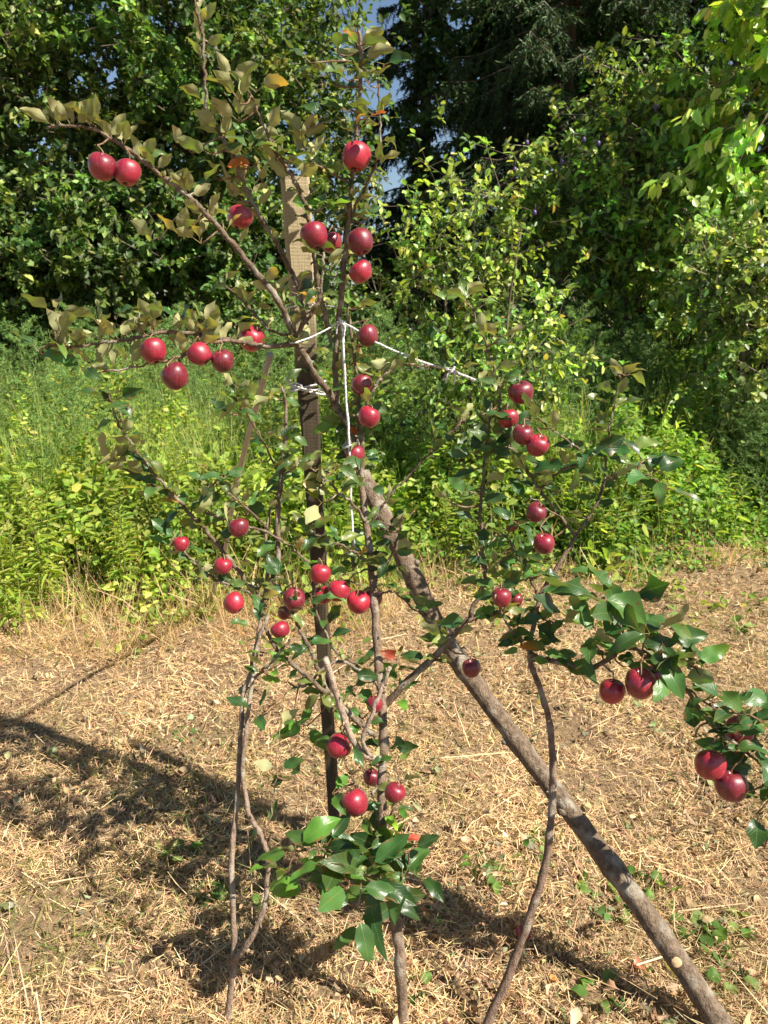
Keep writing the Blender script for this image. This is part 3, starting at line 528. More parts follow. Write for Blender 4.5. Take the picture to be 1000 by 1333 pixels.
# ------------------------------------------------------------------ the three young apple trees
WOOD = (.215, .16, .11); GREY = (.32, .265, .205)
class AppleTree:
    def __init__(s, label, basepx, Yb):
        s.b = []; c = P(*basepx, Yb); s.root = empty('apple_tree', (c[0], c[1], 0), label, 'apple tree', 'young apple trees'); s.base = c
    def branch(s, pts, r0, r1, name='branch', col=WOOD, ground=False, kink=.0035, label=None):
        w_ = [P(*p) for p in pts]
        if ground: c = w_[0].copy(); w_ = [A(c[0], c[1]-.02, -.03)]+w_; s.root.location = (c[0], c[1]-.02, 0)
        pp = smooth_path(w_, 6); n = len(pp); pp[1:-1] += rng.normal(0, .0016 if r0 > 6.2 else kink, (n-2, 3))*.5
        rad = np.linspace(r0, r1, n)*.001*(1+.16*np.abs(np.sin(np.arange(n)*.9+rng.uniform(0, 6)))**4+rng.normal(0, .06, n))
        g = Geo(); tube(g, pp, rad, col, 9 if r0 > 5 else 7, .05)
        # spur buds
        for i in range(2, n-1, 4):
            if r0 < 14 and rng.random() < .7:
                o = nrm(rng.normal(size=3)); tube(g, [pp[i], pp[i]+o*(rad[i]+.004), pp[i]+o*(rad[i]+.008)], [.002, .0024, .0008], col, 5)
        B = dict(name=name, pp=pp, r=rad, g=g, l=Geo(), has=False, label=label); B['px'] = np.array([proj(p) for p in pp]); s.b.append(B); return B
    def nearest(s, px, py, skip=()):
        best = None
        for B in s.b:
            if B['name'] in skip: continue
            d = np.hypot(B['px'][:, 0]-px, B['px'][:, 1]-py+ (0)); i = int(np.argmin(d))
            if best is None or d[i] < best[0]: best = (d[i], B, i)
        return best
    def finish(s):
        for B in s.b:
            o = B['g'].build(B['name'], M_BARK, s.root)
            if B['label']: o['label'] = B['label']
            if B['has']: B['l'].build('foliage', M_LEAF, o)

mid = AppleTree('tall middle apple tree tied up beside the wooden stake, hung with red apples', (526, 1345), 1.41)
T = mid.branch([(526, 1338, 1.42), (520, 1235, 1.45), (509, 1170, 1.48), (500, 1100, 1.53), (497, 1030, 1.58), (500, 960, 1.63), (494, 880, 1.68), (489, 800, 1.74), (484, 740, 1.79), (477, 680, 1.84), (469, 620, 1.88), (461, 565, 1.91), (441, 532, 1.93), (437, 480, 1.94), (441, 420, 1.94), (445, 380, 1.93), (450, 330, 1.92), (455, 280, 1.91), (458, 230, 1.9), (463, 180, 1.89), (468, 130, 1.88), (470, 80, 1.87), (467, 40, 1.87)], 12.5, 3.2, 'trunk', (.27, .20, .145), True)
T['r'][:] = T['r']
mid.branch([(470, 640, 1.87), (472, 590, 1.88), (467, 540, 1.89), (466, 500, 1.9), (458, 440, 1.92), (452, 395, 1.93)], 6, 3)
mid.branch([(441, 536, 1.93), (428, 510, 1.9), (412, 490, 1.88), (398, 465, 1.87), (384, 440, 1.86), (365, 396, 1.84), (345, 368, 1.83), (323, 342, 1.82), (292, 304, 1.8), (262, 272, 1.78), (245, 255, 1.77), (217, 234, 1.75), (175, 201, 1.73), (147, 182, 1.72), (119, 167, 1.71), (80, 163, 1.7), (62, 166, 1.7)], 9, 2.2)
mid.branch([(400, 428, 1.97), (386, 371, 1.95), (365, 325, 1.93), (344, 290, 1.92), (320, 245, 1.9), (302, 200, 1.88), (284, 172, 1.87), (271, 145, 1.87), (267, 105, 1.86), (264, 52, 1.86), (255, 10, 1.86), (250, -20, 1.86)], 6, 2.2)
mid.branch([(430, 440, 1.95), (414, 370, 1.9), (405, 300, 1.88), (393, 255, 1.87), (372, 217, 1.86), (352, 185, 1.85), (336, 145, 1.84), (325, 120, 1.84), (308, 92, 1.84)], 6, 2)
mid.branch([(384, 438, 1.85), (403, 412, 1.83), (416, 385, 1.82), (420, 355, 1.82), (421, 328, 1.83)], 4.5, 2.8)
mid.branch([(458, 240, 1.9), (436, 228, 1.87), (412, 214, 1.86), (398, 195, 1.86), (392, 170, 1.86)], 3, 1.8)
mid.branch([(452, 300, 1.92), (462, 270, 1.9), (478, 240, 1.88), (488, 215, 1.87), (495, 196, 1.87), (494, 155, 1.87), (491, 101, 1.87)], 3.4, 1.8)
mid.branch([(386, 446, 1.86), (350, 451, 1.84), (328, 448, 1.83), (301, 443, 1.82), (273, 438, 1.81), (245, 434, 1.8), (217, 432, 1.79), (190, 437, 1.78), (157, 443, 1.77), (126, 447, 1.76), (95, 452, 1.75), (62, 450, 1.75)], 6, 2.2, kink=.002)
mid.branch([(301, 443, 1.82), (266, 447, 1.8), (246, 458, 1.79), (224, 468, 1.78), (190, 475, 1.77), (157, 481, 1.76), (119, 485, 1.76)], 4, 1.8, col=(.36, .24, .17))
mid.branch([(383, 437, 1.86), (352, 430, 1.88), (330, 405, 1.9), (300, 378, 1.9), (285, 366, 1.91)], 3, 1.6)
mid.branch([(466, 560, 1.9), (478, 520, 1.88), (492, 498, 1.87), (503, 485, 1.87), (522, 476, 1.88), (557, 476, 1.88), (590, 483, 1.88), (621, 497, 1.88)], 4, 1.8, col=(.38, .28, .2))
mid.branch([(478, 690, 1.84), (500, 655, 1.83), (522, 630, 1.83), (568, 583, 1.84), (590, 560, 1.85), (611, 538, 1.86)], 3.4, 1.6)
mid.branch([(484, 740, 1.79), (470, 725, 1.77), (450, 712, 1.76), (425, 702, 1.76), (400, 690, 1.76)], 4, 1.8)
mid.branch([(478, 685, 1.84), (462, 660, 1.82), (440, 640, 1.8), (425, 625, 1.8), (405, 610, 1.8)], 4, 1.8)
mid.branch([(486, 760, 1.78), (500, 740, 1.76), (512, 715, 1.75), (520, 690, 1.75), (525, 670, 1.75)], 4, 1.8)
mid.branch([(487, 780, 1.76), (510, 770, 1.75), (535, 790, 1.74), (560, 810, 1.73), (585, 845, 1.72)], 2.5, 1.3)
mid.branch([(495, 925, 1.66), (532, 886, 1.66), (574, 846, 1.66), (600, 815, 1.67), (615, 805, 1.67), (632, 801, 1.68), (650, 797, 1.68), (668, 792, 1.68)], 8.5, 4.5)
mid.branch([(612, 804, 1.67), (630, 758, 1.68), (629, 732, 1.69), (626, 690, 1.7), (626, 650, 1.71), (631, 600, 1.73), (636, 560, 1.74), (640, 520, 1.75)], 5, 2)
mid.branch([(505, 915, 1.66), (480, 880, 1.67), (437, 862, 1.66), (404, 888, 1.64), (388, 896, 1.63)], 4.5, 3, col=GREY)
mid.branch([(490, 960, 1.62), (466, 935, 1.63), (428, 900, 1.64), (412, 863, 1.66), (397, 830, 1.68), (383, 803, 1.7), (372, 770, 1.72)], 6, 3)
mid.branch([(470, 945, 1.62), (440, 915, 1.62), (424, 902, 1.62), (400, 880, 1.63), (378, 862, 1.64), (358, 842, 1.66), (345, 815, 1.68)], 6.5, 3.5)
mid.branch([(497, 890, 1.68), (470, 870, 1.69), (440, 850, 1.7), (418, 815, 1.71), (410, 780, 1.72), (408, 750, 1.73)], 4, 2)
mid.branch([(499, 990, 1.6), (480, 985, 1.58), (465, 973, 1.57), (448, 935, 1.56), (434, 890, 1.55), (423, 856, 1.55)], 7.5, 6.8, 'pruned_branch', (.50, .39, .30), label='pale thick branch stub sawn off square, pointing up left')
mid.branch([(484, 985, 1.58), (472, 965, 1.56), (486, 925, 1.56), (498, 895, 1.57), (508, 868, 1.58)], 4.6, 4.2, 'pruned_branch', (.46, .36, .28), label='thin cut branch stub pointing up right')
mid.branch([(498, 1020, 1.58), (480, 1035, 1.55), (462, 1020, 1.54), (452, 1000, 1.54)], 3.5, 2)
mid.branch([(499, 1080, 1.54), (511, 1055, 1.52), (520, 1020, 1.52), (512, 990, 1.53)], 3, 1.5)
mid.branch([(500, 1110, 1.52), (470, 1118, 1.47), (440, 1110, 1.45), (415, 1105, 1.44), (385, 1108, 1.44)], 4, 1.8)
mid.branch([(505, 1150, 1.49), (490, 1140, 1.45), (470, 1140, 1.43)], 3.5, 2)
mid.branch([(505, 1140, 1.49), (520, 1135, 1.47), (540, 1138, 1.46)], 3, 1.6)
mid.branch([(455, 720, 1.82), (461, 735, 1.8), (458, 750, 1.79), (446, 760, 1.78)], 2.4, 1.6)

left = AppleTree('slim left apple tree with two stems twisting round each other', (296, 1338), 1.42)
left.branch([(296, 1332, 1.42), (300, 1290, 1.43), (305, 1248, 1.44), (304, 1190, 1.46), (302, 1120, 1.49), (309, 1030, 1.54), (314, 945, 1.58), (316, 905, 1.61), (325, 880, 1.63), (337, 820, 1.67), (343, 785, 1.7), (348, 740, 1.73), (346, 700, 1.76), (352, 660, 1.78)], 7.5, 3, 'trunk', (.33, .25, .19), True)
left.branch([(303, 1252, 1.44), (320, 1232, 1.42), (344, 1182, 1.44), (349, 1120, 1.47), (340, 1088, 1.48), (325, 1060, 1.5), (316, 1008, 1.54), (320, 960, 1.56), (328, 888, 1.61), (336, 840, 1.65), (350, 800, 1.68)], 6.4, 4, 'second_stem', (.33, .25, .19))
left.branch([(346, 792, 1.69), (329, 768, 1.7), (301, 730, 1.71), (273, 695, 1.72), (238, 657, 1.72), (210, 639, 1.72), (185, 625, 1.72), (164, 612, 1.72), (150, 606, 1.72)], 5.5, 2)
left.branch([(240, 658, 1.72), (218, 637, 1.71), (199, 614, 1.7), (175, 583, 1.7), (157, 555, 1.7), (148, 530, 1.7), (140, 514, 1.7)], 3.6, 1.8)
left.branch([(405, 735, 1.74), (385, 718, 1.74), (371, 705, 1.74), (337, 690, 1.73), (310, 682, 1.73), (280, 672, 1.72), (250, 660, 1.72)], 3.2, 2)
left.branch([(345, 800, 1.68), (322, 770, 1.69), (280, 754, 1.69), (258, 736, 1.7), (241, 719, 1.7), (232, 700, 1.7)], 4, 1.8)
left.branch([(348, 775, 1.7), (362, 730, 1.74), (361, 675, 1.76), (367, 616, 1.78), (371, 569, 1.79), (372, 525, 1.8), (367, 503, 1.8)], 7, 2.6)
left.branch([(365, 616, 1.78), (354, 597, 1.77), (336, 562, 1.75), (317, 532, 1.74), (308, 515, 1.74)], 2.8, 1.6)
left.branch([(366, 618, 1.78), (380, 612, 1.76), (392, 600, 1.76)], 2.6, 1.5)
left.branch([(350, 690, 1.76), (325, 665, 1.73), (300, 645, 1.72), (280, 628, 1.72)], 2.8, 1.6)
left.branch([(331, 884, 1.62), (350, 865, 1.6), (368, 845, 1.6), (378, 832, 1.6)], 3.4, 2)
left.branch([(345, 1090, 1.5), (352, 1060, 1.52), (360, 1000, 1.55), (366, 930, 1.58)], 1.5, 1, col=(.3, .16, .1))

right = AppleTree('right apple tree on a long curved bare stem in front of the leaning pole', (632, 1342), 1.41)
right.branch([(634, 1336, 1.41), (666, 1261, 1.44), (689, 1195, 1.47), (708, 1133, 1.5), (718, 1062, 1.53), (720, 1012, 1.55), (716, 946, 1.58), (701, 890, 1.6), (690, 857, 1.62), (694, 820, 1.64), (704, 775, 1.67), (726, 737, 1.69), (750, 698, 1.71)], 10.5, 4, 'trunk', (.27, .19, .14), True)
right.branch([(750, 698, 1.71), (731, 674, 1.71), (702, 636, 1.72), (678, 598, 1.73), (659, 574, 1.74), (652, 545, 1.75), (650, 511, 1.77), (645, 482, 1.79), (632, 446, 1.81), (620, 415, 1.83), (604, 388, 1.85)], 4, 1.8)
right.branch([(750, 698, 1.71), (770, 668, 1.72), (786, 632, 1.73), (790, 590, 1.75), (793, 560, 1.75), (800, 525, 1.76), (808, 492, 1.77)], 3.6, 1.8)
right.branch([(788, 625, 1.73), (815, 612, 1.7), (840, 618, 1.68), (862, 630, 1.67)], 2.6, 1.5)
right.branch([(790, 592, 1.75), (760, 588, 1.7), (735, 570, 1.69), (710, 552, 1.69), (688, 530, 1.7)], 2.8, 1.6)
right.branch([(702, 636, 1.72), (725, 615, 1.68), (750, 605, 1.66)], 2.6, 1.6)
right.branch([(731, 674, 1.71), (708, 660, 1.68), (690, 645, 1.67)], 2.4, 1.5)
right.branch([(704, 780, 1.67), (688, 750, 1.66), (675, 725, 1.66), (660, 700, 1.67), (645, 690, 1.68)], 3, 1.6)
right.branch([(690, 850, 1.62), (672, 830, 1.6), (655, 800, 1.6), (650, 770, 1.61)], 3, 1.6)
right.branch([(691, 852, 1.62), (725, 862, 1.58), (766, 870, 1.54), (792, 858, 1.52), (816, 843, 1.51), (857, 860, 1.48), (890, 893, 1.46), (924, 940, 1.44), (953, 965, 1.43), (985, 990, 1.42), (1015, 1020, 1.42)], 6.5, 2.4)
right.branch([(816, 843, 1.51), (808, 815, 1.5), (796, 795, 1.5), (786, 775, 1.5)], 3, 1.8)
right.branch([(857, 860, 1.48), (880, 862, 1.46), (905, 868, 1.45)], 2.4, 1.5)
right.branch([(870, 872, 1.47), (900, 900, 1.44), (935, 925, 1.42), (975, 930, 1.41)], 2.6, 1.5)
right.branch([(700, 800, 1.66), (720, 810, 1.62), (745, 805, 1.6)], 3, 1.8)
TREES = {'m': mid, 'l': left, 'r': right}

# leaf clusters: tree, px, py, leaves, length in pixels, mode.  u = pale underside showing, t = dark glossy upper side, y = bright yellow green, m = mixed, o = turning orange
CL = '''m 70 160 3 46 u|m 92 160 2 48 u|m 124 163 2 50 u|m 140 178 3 42 u|m 158 190 3 34 u|m 186 212 2 36 t|m 200 225 2 40 m|m 228 243 3 36 m|m 250 200 1 46 u|m 250 258 3 38 u|m 232 308 4 40 u|m 262 318 3 38 u|m 208 312 2 42 m|m 262 285 3 36 u|m 290 290 2 34 m|m 268 135 3 40 m|m 300 112 3 48 u|m 312 135 4 44 u|m 312 160 4 44 u|m 330 120 3 44 u|m 290 175 4 44 m|m 275 200 3 42 m|m 285 235 4 42 t|m 262 240 3 42 m|m 318 200 4 44 m|m 348 175 3 42 u|m 362 205 4 42 m|m 385 238 4 42 u|m 340 240 3 40 u|m 300 250 4 38 u|m 312 265 3 34 u|m 335 215 4 40 t|m 398 175 3 42 u|m 425 158 3 48 t|m 405 205 4 42 u|m 372 180 3 38 m|m 380 210 3 38 m
m 468 66 4 42 m|m 470 60 3 42 m|m 440 70 2 44 t|m 405 82 1 54 t|m 472 85 4 44 m|m 500 85 3 44 t|m 482 112 4 38 m|m 436 112 3 48 t|m 455 105 3 38 m|m 455 145 4 38 m|m 488 150 3 36 m|m 468 170 3 34 m|m 498 185 2 34 m|m 480 155 2 32 o|m 465 55 1 34 o
m 425 268 3 40 y|m 392 280 2 42 t|m 446 276 3 36 m|m 470 282 3 34 t|m 402 255 3 36 m|m 388 385 3 40 t|m 400 402 2 36 t|m 458 405 3 38 m|m 475 398 1 42 y|m 430 350 2 30 m|m 440 365 2 30 m|m 405 345 1 28 t
m 182 402 2 44 t|m 195 425 3 36 u|m 236 418 3 44 t|m 215 428 2 38 t|m 262 425 4 38 u|m 278 430 3 36 u|m 240 440 2 30 m|m 72 412 3 48 u|m 62 448 3 48 m|m 95 442 3 44 u|m 52 462 2 50 t|m 128 425 4 44 u|m 140 450 3 42 u|m 108 480 3 44 t|m 118 478 3 42 u|m 86 462 3 46 m|m 160 445 2 36 u|m 235 470 1 28 u|m 305 425 2 34 m|m 75 440 2 46 u|m 300 380 2 30 m
m 395 412 3 38 m|m 455 470 1 30 o|m 462 462 1 34 o|m 420 455 2 46 t|m 448 488 2 38 m|m 500 492 1 34 y|m 480 448 1 28 y|m 460 540 2 34 y|m 440 552 2 40 y|m 452 595 4 36 m|m 436 608 3 40 m|m 470 572 2 34 o|m 404 612 3 40 m|m 470 555 2 32 m|m 420 655 3 44 m|m 440 648 3 44 m|m 416 635 2 40 u|m 512 720 2 36 m|m 495 660 3 36 m|m 520 676 3 38 m|m 505 690 3 36 t|m 480 700 3 36 t|m 520 770 1 34 t|m 466 720 3 34 m|m 440 715 3 34 t|m 425 730 2 30 y|m 500 745 3 34 t|m 455 742 2 32 m|m 405 690 2 34 m|m 540 665 1 34 y|m 600 538 2 32 u|m 560 585 2 30 m|m 596 548 1 28 u|m 410 745 1 30 m
m 380 770 2 34 m|m 395 790 2 32 t|m 372 800 2 28 m|m 400 820 1 28 m|m 375 888 2 38 y|m 400 945 3 46 y|m 388 950 2 46 y|m 430 928 2 40 y|m 455 880 1 42 t|m 524 888 1 42 y|m 520 905 3 42 y|m 518 858 2 34 o|m 505 880 2 34 m|m 462 912 2 34 t|m 442 905 2 34 t|m 478 930 2 34 t|m 458 895 1 38 t|m 432 1035 2 44 y|m 475 1005 3 36 t|m 505 975 4 40 t|m 515 995 2 38 t|m 470 1062 3 40 t|m 500 1060 3 40 y|m 512 1092 3 36 m|m 380 1112 2 56 y|m 375 1135 2 52 y|m 412 1165 2 54 y|m 420 1108 3 46 t|m 442 1128 4 60 t|m 470 1142 4 62 t|m 485 1172 4 58 t|m 525 1145 3 54 t|m 502 1108 3 46 t|m 532 1108 2 38 t|m 545 1142 3 50 t|m 470 1110 3 48 t|m 520 1100 1 26 o|m 440 1140 1 44 m|m 455 1150 4 62 t|m 495 1150 3 54 t|m 465 1185 3 56 t|m 420 1120 3 54 y|m 480 1205 2 50 t|m 488 1085 3 44 t|m 505 1130 3 40 y|m 450 1100 3 44 t|m 440 960 2 34 t|m 520 1050 1 24 y
m 630 720 2 38 t|m 626 690 3 38 t|m 622 650 3 40 t|m 632 610 3 40 t|m 640 575 3 40 m|m 612 640 3 38 t|m 638 545 3 38 t|m 642 518 2 36 m|m 660 792 2 36 t|m 630 760 2 34 m|m 588 655 2 42 t|m 616 590 3 40 t
l 138 510 2 42 t|l 152 520 3 42 t|l 168 530 3 36 t|l 160 548 2 36 t|l 178 585 3 36 u|l 140 605 2 44 u|l 160 612 2 44 u|l 185 605 2 40 t|l 195 622 2 34 u|l 314 522 3 38 m|l 300 540 2 42 t|l 308 505 2 38 t|l 320 540 2 32 m|l 370 500 3 36 m|l 362 520 2 34 t|l 385 605 2 38 t|l 352 640 3 40 t|l 350 660 3 42 t|l 340 600 1 40 t|l 240 668 2 42 t|l 234 700 3 42 t|l 250 708 2 40 y|l 228 715 2 44 t|l 290 622 3 42 t|l 268 632 3 44 t|l 280 645 2 42 t|l 302 650 3 38 m|l 298 662 2 32 o|l 320 655 2 40 u|l 275 660 2 36 u|l 318 672 2 34 m|l 240 660 1 30 o|l 362 738 2 46 y|l 368 752 2 40 t|l 342 700 3 34 m|l 280 752 2 34 t|l 256 738 3 34 t|l 350 780 2 32 t|l 335 760 2 30 m|l 345 850 3 34 y|l 332 930 3 46 t|l 340 905 1 32 t|l 377 1015 3 28 t|l 346 1085 2 34 t|l 328 815 1 28 m|l 310 740 2 32 m|l 372 640 2 36 t|l 330 720 2 32 m|l 365 690 2 36 m|l 362 580 2 32 t|l 265 690 2 34 m|l 350 880 1 30 y
r 600 388 4 40 m|r 612 400 3 40 m|r 622 420 3 36 m|r 634 450 3 38 m|r 650 445 2 36 u|r 645 480 3 38 m|r 655 500 3 36 t|r 628 540 2 48 t|r 645 560 3 46 t|r 662 580 3 46 t|r 640 590 2 46 t|r 668 600 3 44 t|r 700 545 2 34 m|r 690 535 2 34 t|r 730 565 3 42 t|r 755 585 4 46 t|r 745 605 4 50 t|r 765 600 3 50 t|r 720 622 3 46 t|r 785 590 4 44 t|r 796 560 4 40 m|r 800 530 3 38 m|r 806 500 3 36 u|r 812 488 2 34 u|r 815 580 3 42 m|r 812 612 3 46 t|r 838 600 3 44 t|r 848 622 3 52 t|r 868 632 2 54 t|r 800 625 3 44 t|r 775 640 2 42 t|r 700 640 3 42 t|r 685 655 2 44 t|r 690 615 3 44 m|r 672 680 3 42 t|r 650 690 3 46 t|r 640 705 2 44 t|r 662 715 3 42 t|r 680 730 3 40 t|r 700 750 2 36 t|r 682 752 3 36 t|r 650 765 2 38 t|r 645 735 3 38 t|r 695 770 2 34 t|r 720 700 1 34 t
r 650 835 2 50 t|r 668 822 2 46 t|r 690 838 4 46 t|r 700 812 3 48 t|r 715 850 3 42 t|r 722 845 1 40 o|r 700 790 2 50 t|r 745 800 3 54 t|r 735 815 3 46 t|r 775 780 3 60 t|r 788 778 3 60 t|r 812 780 3 56 t|r 800 805 4 52 t|r 825 805 3 56 t|r 845 825 3 58 t|r 862 835 3 50 t|r 770 835 3 50 t|r 790 850 3 46 t|r 822 848 3 48 t|r 755 860 3 42 t|r 812 868 2 40 t|r 850 858 3 46 t|r 880 860 3 48 t|r 905 862 2 46 y|r 885 885 3 44 t|r 915 880 2 48 t|r 868 880 2 42 t|r 835 860 2 40 t|r 905 958 2 48 t|r 930 945 2 46 t|r 928 915 2 46 t|r 955 928 3 52 t|r 975 925 3 54 t|r 990 940 3 54 t|r 962 952 3 48 t|r 985 975 3 50 t|r 962 985 2 46 t|r 990 1005 3 52 t|r 975 1030 3 52 t|r 985 1060 2 54 t|r 1005 1040 3 50 t|r 995 1105 1 42 t|r 945 975 2 44 t|r 1005 985 3 50 t'''
TOPC = {'u': [(.09, .14, .035), (.14, .17, .05), (.20, .19, .07)], 't': [(.045, .11, .028), (.07, .15, .035), (.03, .08, .022)], 'y': [(.10, .24, .03), (.16, .32, .04), (.08, .20, .03)], 'm': [(.07, .13, .03), (.11, .17, .04), (.16, .20, .05)], 'o': [(.46, .15, .03), (.40, .06, .03), (.50, .28, .05)]}
VIEW = A(0, -1, .12)
def put_leaves(B, p0, n, Lpx, mode, py):
    d_ = depth(py, p0[1]); L = Lpx/F*d_*rng.uniform(.85, 1.15, n); az0 = rng.uniform(0, 6.28)
    az = az0+np.arange(n)*2.4+rng.normal(0, .3, n)
    up = {'u': 1.1, 't': .25, 'y': .0, 'm': .45, 'o': .2}[mode]
    d = nrm(np.stack([np.cos(az)*1.15, np.sin(az)*.75, up+rng.normal(0, .45, n)], 1))
    side = nrm(np.cross(d, A(0, 0, 1)+rng.normal(0, .2, (n, 3)))); nu = np.cross(side, d); nu *= np.sign(nu[:, 2:3]+1e-6)
    if mode == 'u': nu = nrm(nu*.5+A(0, 1, .35)*rng.uniform(.6, 1.3, (n, 1))+rng.normal(0, .3, (n, 3)))
    elif mode == 'm':
        sg = np.where(rng.random((n, 1)) < .5, 1, -1); nu = nrm(nu*.8+sg*VIEW*.7+rng.normal(0, .3, (n, 3)))
    else: nu = nrm(nu*.8+VIEW*rng.uniform(.1, .9, (n, 1))+rng.normal(0, .3, (n, 3)))
    pet = L*rng.uniform(.18, .38, n); a = np.repeat(p0[None], n, 0); b = a+d*pet[:, None]+A(0, 0, .15)*pet[:, None]
    prisms(B['l'], a, b, .0011, .0009, A(.26, .18, .07))
    col = mixcol(n, TOPC[mode], [1]*len(TOPC[mode]), .18)
    if mode in 'tm':
        k = rng.random(n) < .008; col[k] = mixcol(n, TOPC['o'], [1, 1, 1], .1)[k]
    W = L*rng.uniform(.42, .60, n)
    tipc = col*rng.uniform(.75, 1.35, (n, 1))*np.where(rng.random((n, 1)) < .18, A(2.0, 1.25, .8), A(1, 1, 1))
    if mode == 'o': tipc = col; col = mixcol(n, [(.16, .19, .04), (.30, .20, .04), (.34, .05, .03)], [1, 1, 1])
    leaves(B['l'], b, d, nu, L, W, rng.uniform(.05, .6, n), rng.normal(.22, .30, n), col, 'high', .13, .75, tip=tipc); B['has'] = True
def twig(B, i, q, r=.0016, col=WOOD):
    p = B['pp'][i]; 
    if np.linalg.norm(q-p) < .012: return
    m = (p+q)/2+rng.normal(0, .004, 3)-A(0, 0, .002); pp = smooth_path([p, m, q], 4); tube(B['g'], pp, np.linspace(r*1.4, r, len(pp)), col, 6)
for c in CL.replace('\n', '|').split('|'):
    k, px, py, n, Lp, mode = c.split(); px, py, n, Lp = float(px), float(py), int(n), float(Lp); Lp *= (.92 if py > 1080 and px < 700 else 1.0 if (px > 730 and py > 760) else .80); tr = TREES[k]
    if n > 1 and rng.random() < .42 and py < 1080: n -= 1
    dist, B, i = tr.nearest(px, py, ('pruned_branch',)); Yc = B['pp'][i][1]+rng.normal(0, .02)
    q = P(px, py, Yc) if dist > 5 else B['pp'][i].copy()
    twig(B, i, q, col=(.28, .17, .10)); 
    for _ in range(1):
        put_leaves(B, q+rng.normal(0, .010, 3)*(1 if _ else .2), n, Lp, mode, py)
# a few small leaves along every branch
for k, tr in TREES.items():
    for B in tr.b:
        if B['name'] in ('pruned_branch', 'second_stem'): continue
        for i in range(3, len(B['pp'])-1):
            px, py = B['px'][i]
            if B['name'] == 'trunk' and (k != 'm' or py > 600 or py < 30): continue
            if rng.random() < (.30 if B['name'] == 'branch' else .22):
                put_leaves(B, B['pp'][i]+0, int(rng.integers(1, 3)), rng.uniform(20, 32), 'u' if (px < 400 and py < 480) else rng.choice(['m', 't']), py)

# ------------------------------------------------------------------ apples
APP = [
 ('m', 133, 217, 18, 'left one of the touching pair of red apples under the upper left branch'),
 ('m', 166, 225, 17, 'right one of the touching pair of red apples under the upper left branch'),
 ('m', 313, 283, 16.5, 'single red apple hanging left of the top of the stake'),
 ('m', 464, 204, 19, 'topmost large red apple on the main leader'),
 ('m', 409, 307, 18.5, 'large red apple hanging in front of the upper stake'),
 ('m', 432, 316, 14, 'half hidden red apple tucked behind the large one at the upper stake', .05),
 ('m', 469, 315, 17, 'upper of two red apples one above the other right of the stake'),
 ('m', 470, 354, 15.5, 'lower of two red apples one above the other right of the stake'),
 ('m', 328, 441, 17.5, 'large dark red apple where the horizontal left branch nears the stake'),
 ('m', 200, 457, 17.5, 'leftmost red apple in the row along the horizontal left branch'),
 ('m', 260, 461, 15, 'red apple with a twig crossing its face in the row on the left branch'),
 ('m', 290, 470, 15, 'shaded red apple with a leaf on its face in the row on the left branch'),
 ('m', 228, 490, 18, 'lowest and brightest red apple of the row on the horizontal left branch'),
 ('m', 479, 437, 14, 'red apple hanging beside the sloping white twine'),
 ('m', 471, 501, 15, 'red apple hanging right of the vertical white twine, below the orange leaf'),
 ('m', 480, 543, 14.5, 'dark red apple hanging just above the top of the leaning pole'),
 ('m', 462, 592, 14, 'red apple with a green leaf over it, touching the vertical twine'),
 ('r', 678, 511, 16.5, 'topmost bright apple of the group high on the right tree'),
 ('r', 662, 545, 13.5, 'shaded dark apple second from top in the group high on the right tree'),
 ('r', 681, 566, 13.5, 'round red apple in the middle of the group high on the right tree'),
 ('r', 700, 580, 15, 'lowest apple of the group high on the right tree, half under leaves'),
 ('r', 698, 667, 13.5, 'very dark shaded apple under a leaf halfway up the right tree'),
 ('r', 708, 708, 14, 'red apple just below the very dark one on the right tree'),
 ('l', 311, 687, 13.5, 'bright red apple on the left tree near the leaning cane'),
 ('l', 290, 737, 12, 'small pinkish apple below the bright one on the left tree'),
 ('l', 305, 785, 13.5, 'deep maroon apple lowest on the left tree branches'),
 ('l', 236, 708, 10.5, 'small apple half hidden by leaves at the far end of the left tree branch'),
 ('m', 417, 747, 13.5, 'top apple of the cluster in front of the stake below the hanging twine'),
 ('m', 383, 780, 15, 'red apple left of the stake beside the central cluster'),
 ('m', 365, 820, 12, 'dark apple low on the left of the stake'),
 ('m', 370, 798, 9, 'little apple tucked behind the one left of the stake', .04),
 ('m', 421, 775, 12.5, 'shaded apple directly below the top apple of the central cluster', .03),
 ('m', 441, 769, 15, 'large red apple in the centre of the cluster below the hanging twine'),
 ('m', 467, 784, 15.5, 'red apple crossed by a leaf at the right of the central cluster'),
 ('m', 484, 778, 14, 'rightmost apple of the central cluster', .03),
 ('r', 653, 778, 13, 'red apple half covered by leaves at the fork right of the leaning pole'),
 ('r', 671, 781, 10, 'small apple peeping out beside the half covered one right of the pole', .03),
 ('m', 614, 870, 12.5, 'single small red apple hanging in front of the leaning pole'),
 ('m', 488, 917, 11, 'small apple between the two cut branch stubs'),
 ('m', 441, 971, 16.5, 'dark red apple at the foot of the pale cut branch stub'),
 ('m', 462, 1045, 17.5, 'large dark apple low on the middle trunk with a leaf across it'),
 ('m', 514, 1032, 13.5, 'bright pinkish apple low on the right side of the middle trunk'),
 ('m', 484, 1012, 11, 'hidden apple behind the leaves low on the middle trunk', .03),
 ('r', 797, 900, 17, 'left apple of the group of three under the long right branch'),
 ('r', 833, 890, 20, 'large dark apple in the middle of the three under the long right branch'),
 ('r', 847, 884, 17, 'right apple of the three under the long right branch, behind the largest', .045),
 ('r', 925, 996, 20, 'dark maroon apple at the left of the group at the right edge'),
 ('r', 952, 1023, 21, 'lowest large apple of the group at the right edge, leaves over it'),
 ('r', 963, 951, 19, 'upper apple mostly behind leaves in the group at the right edge', .04)]
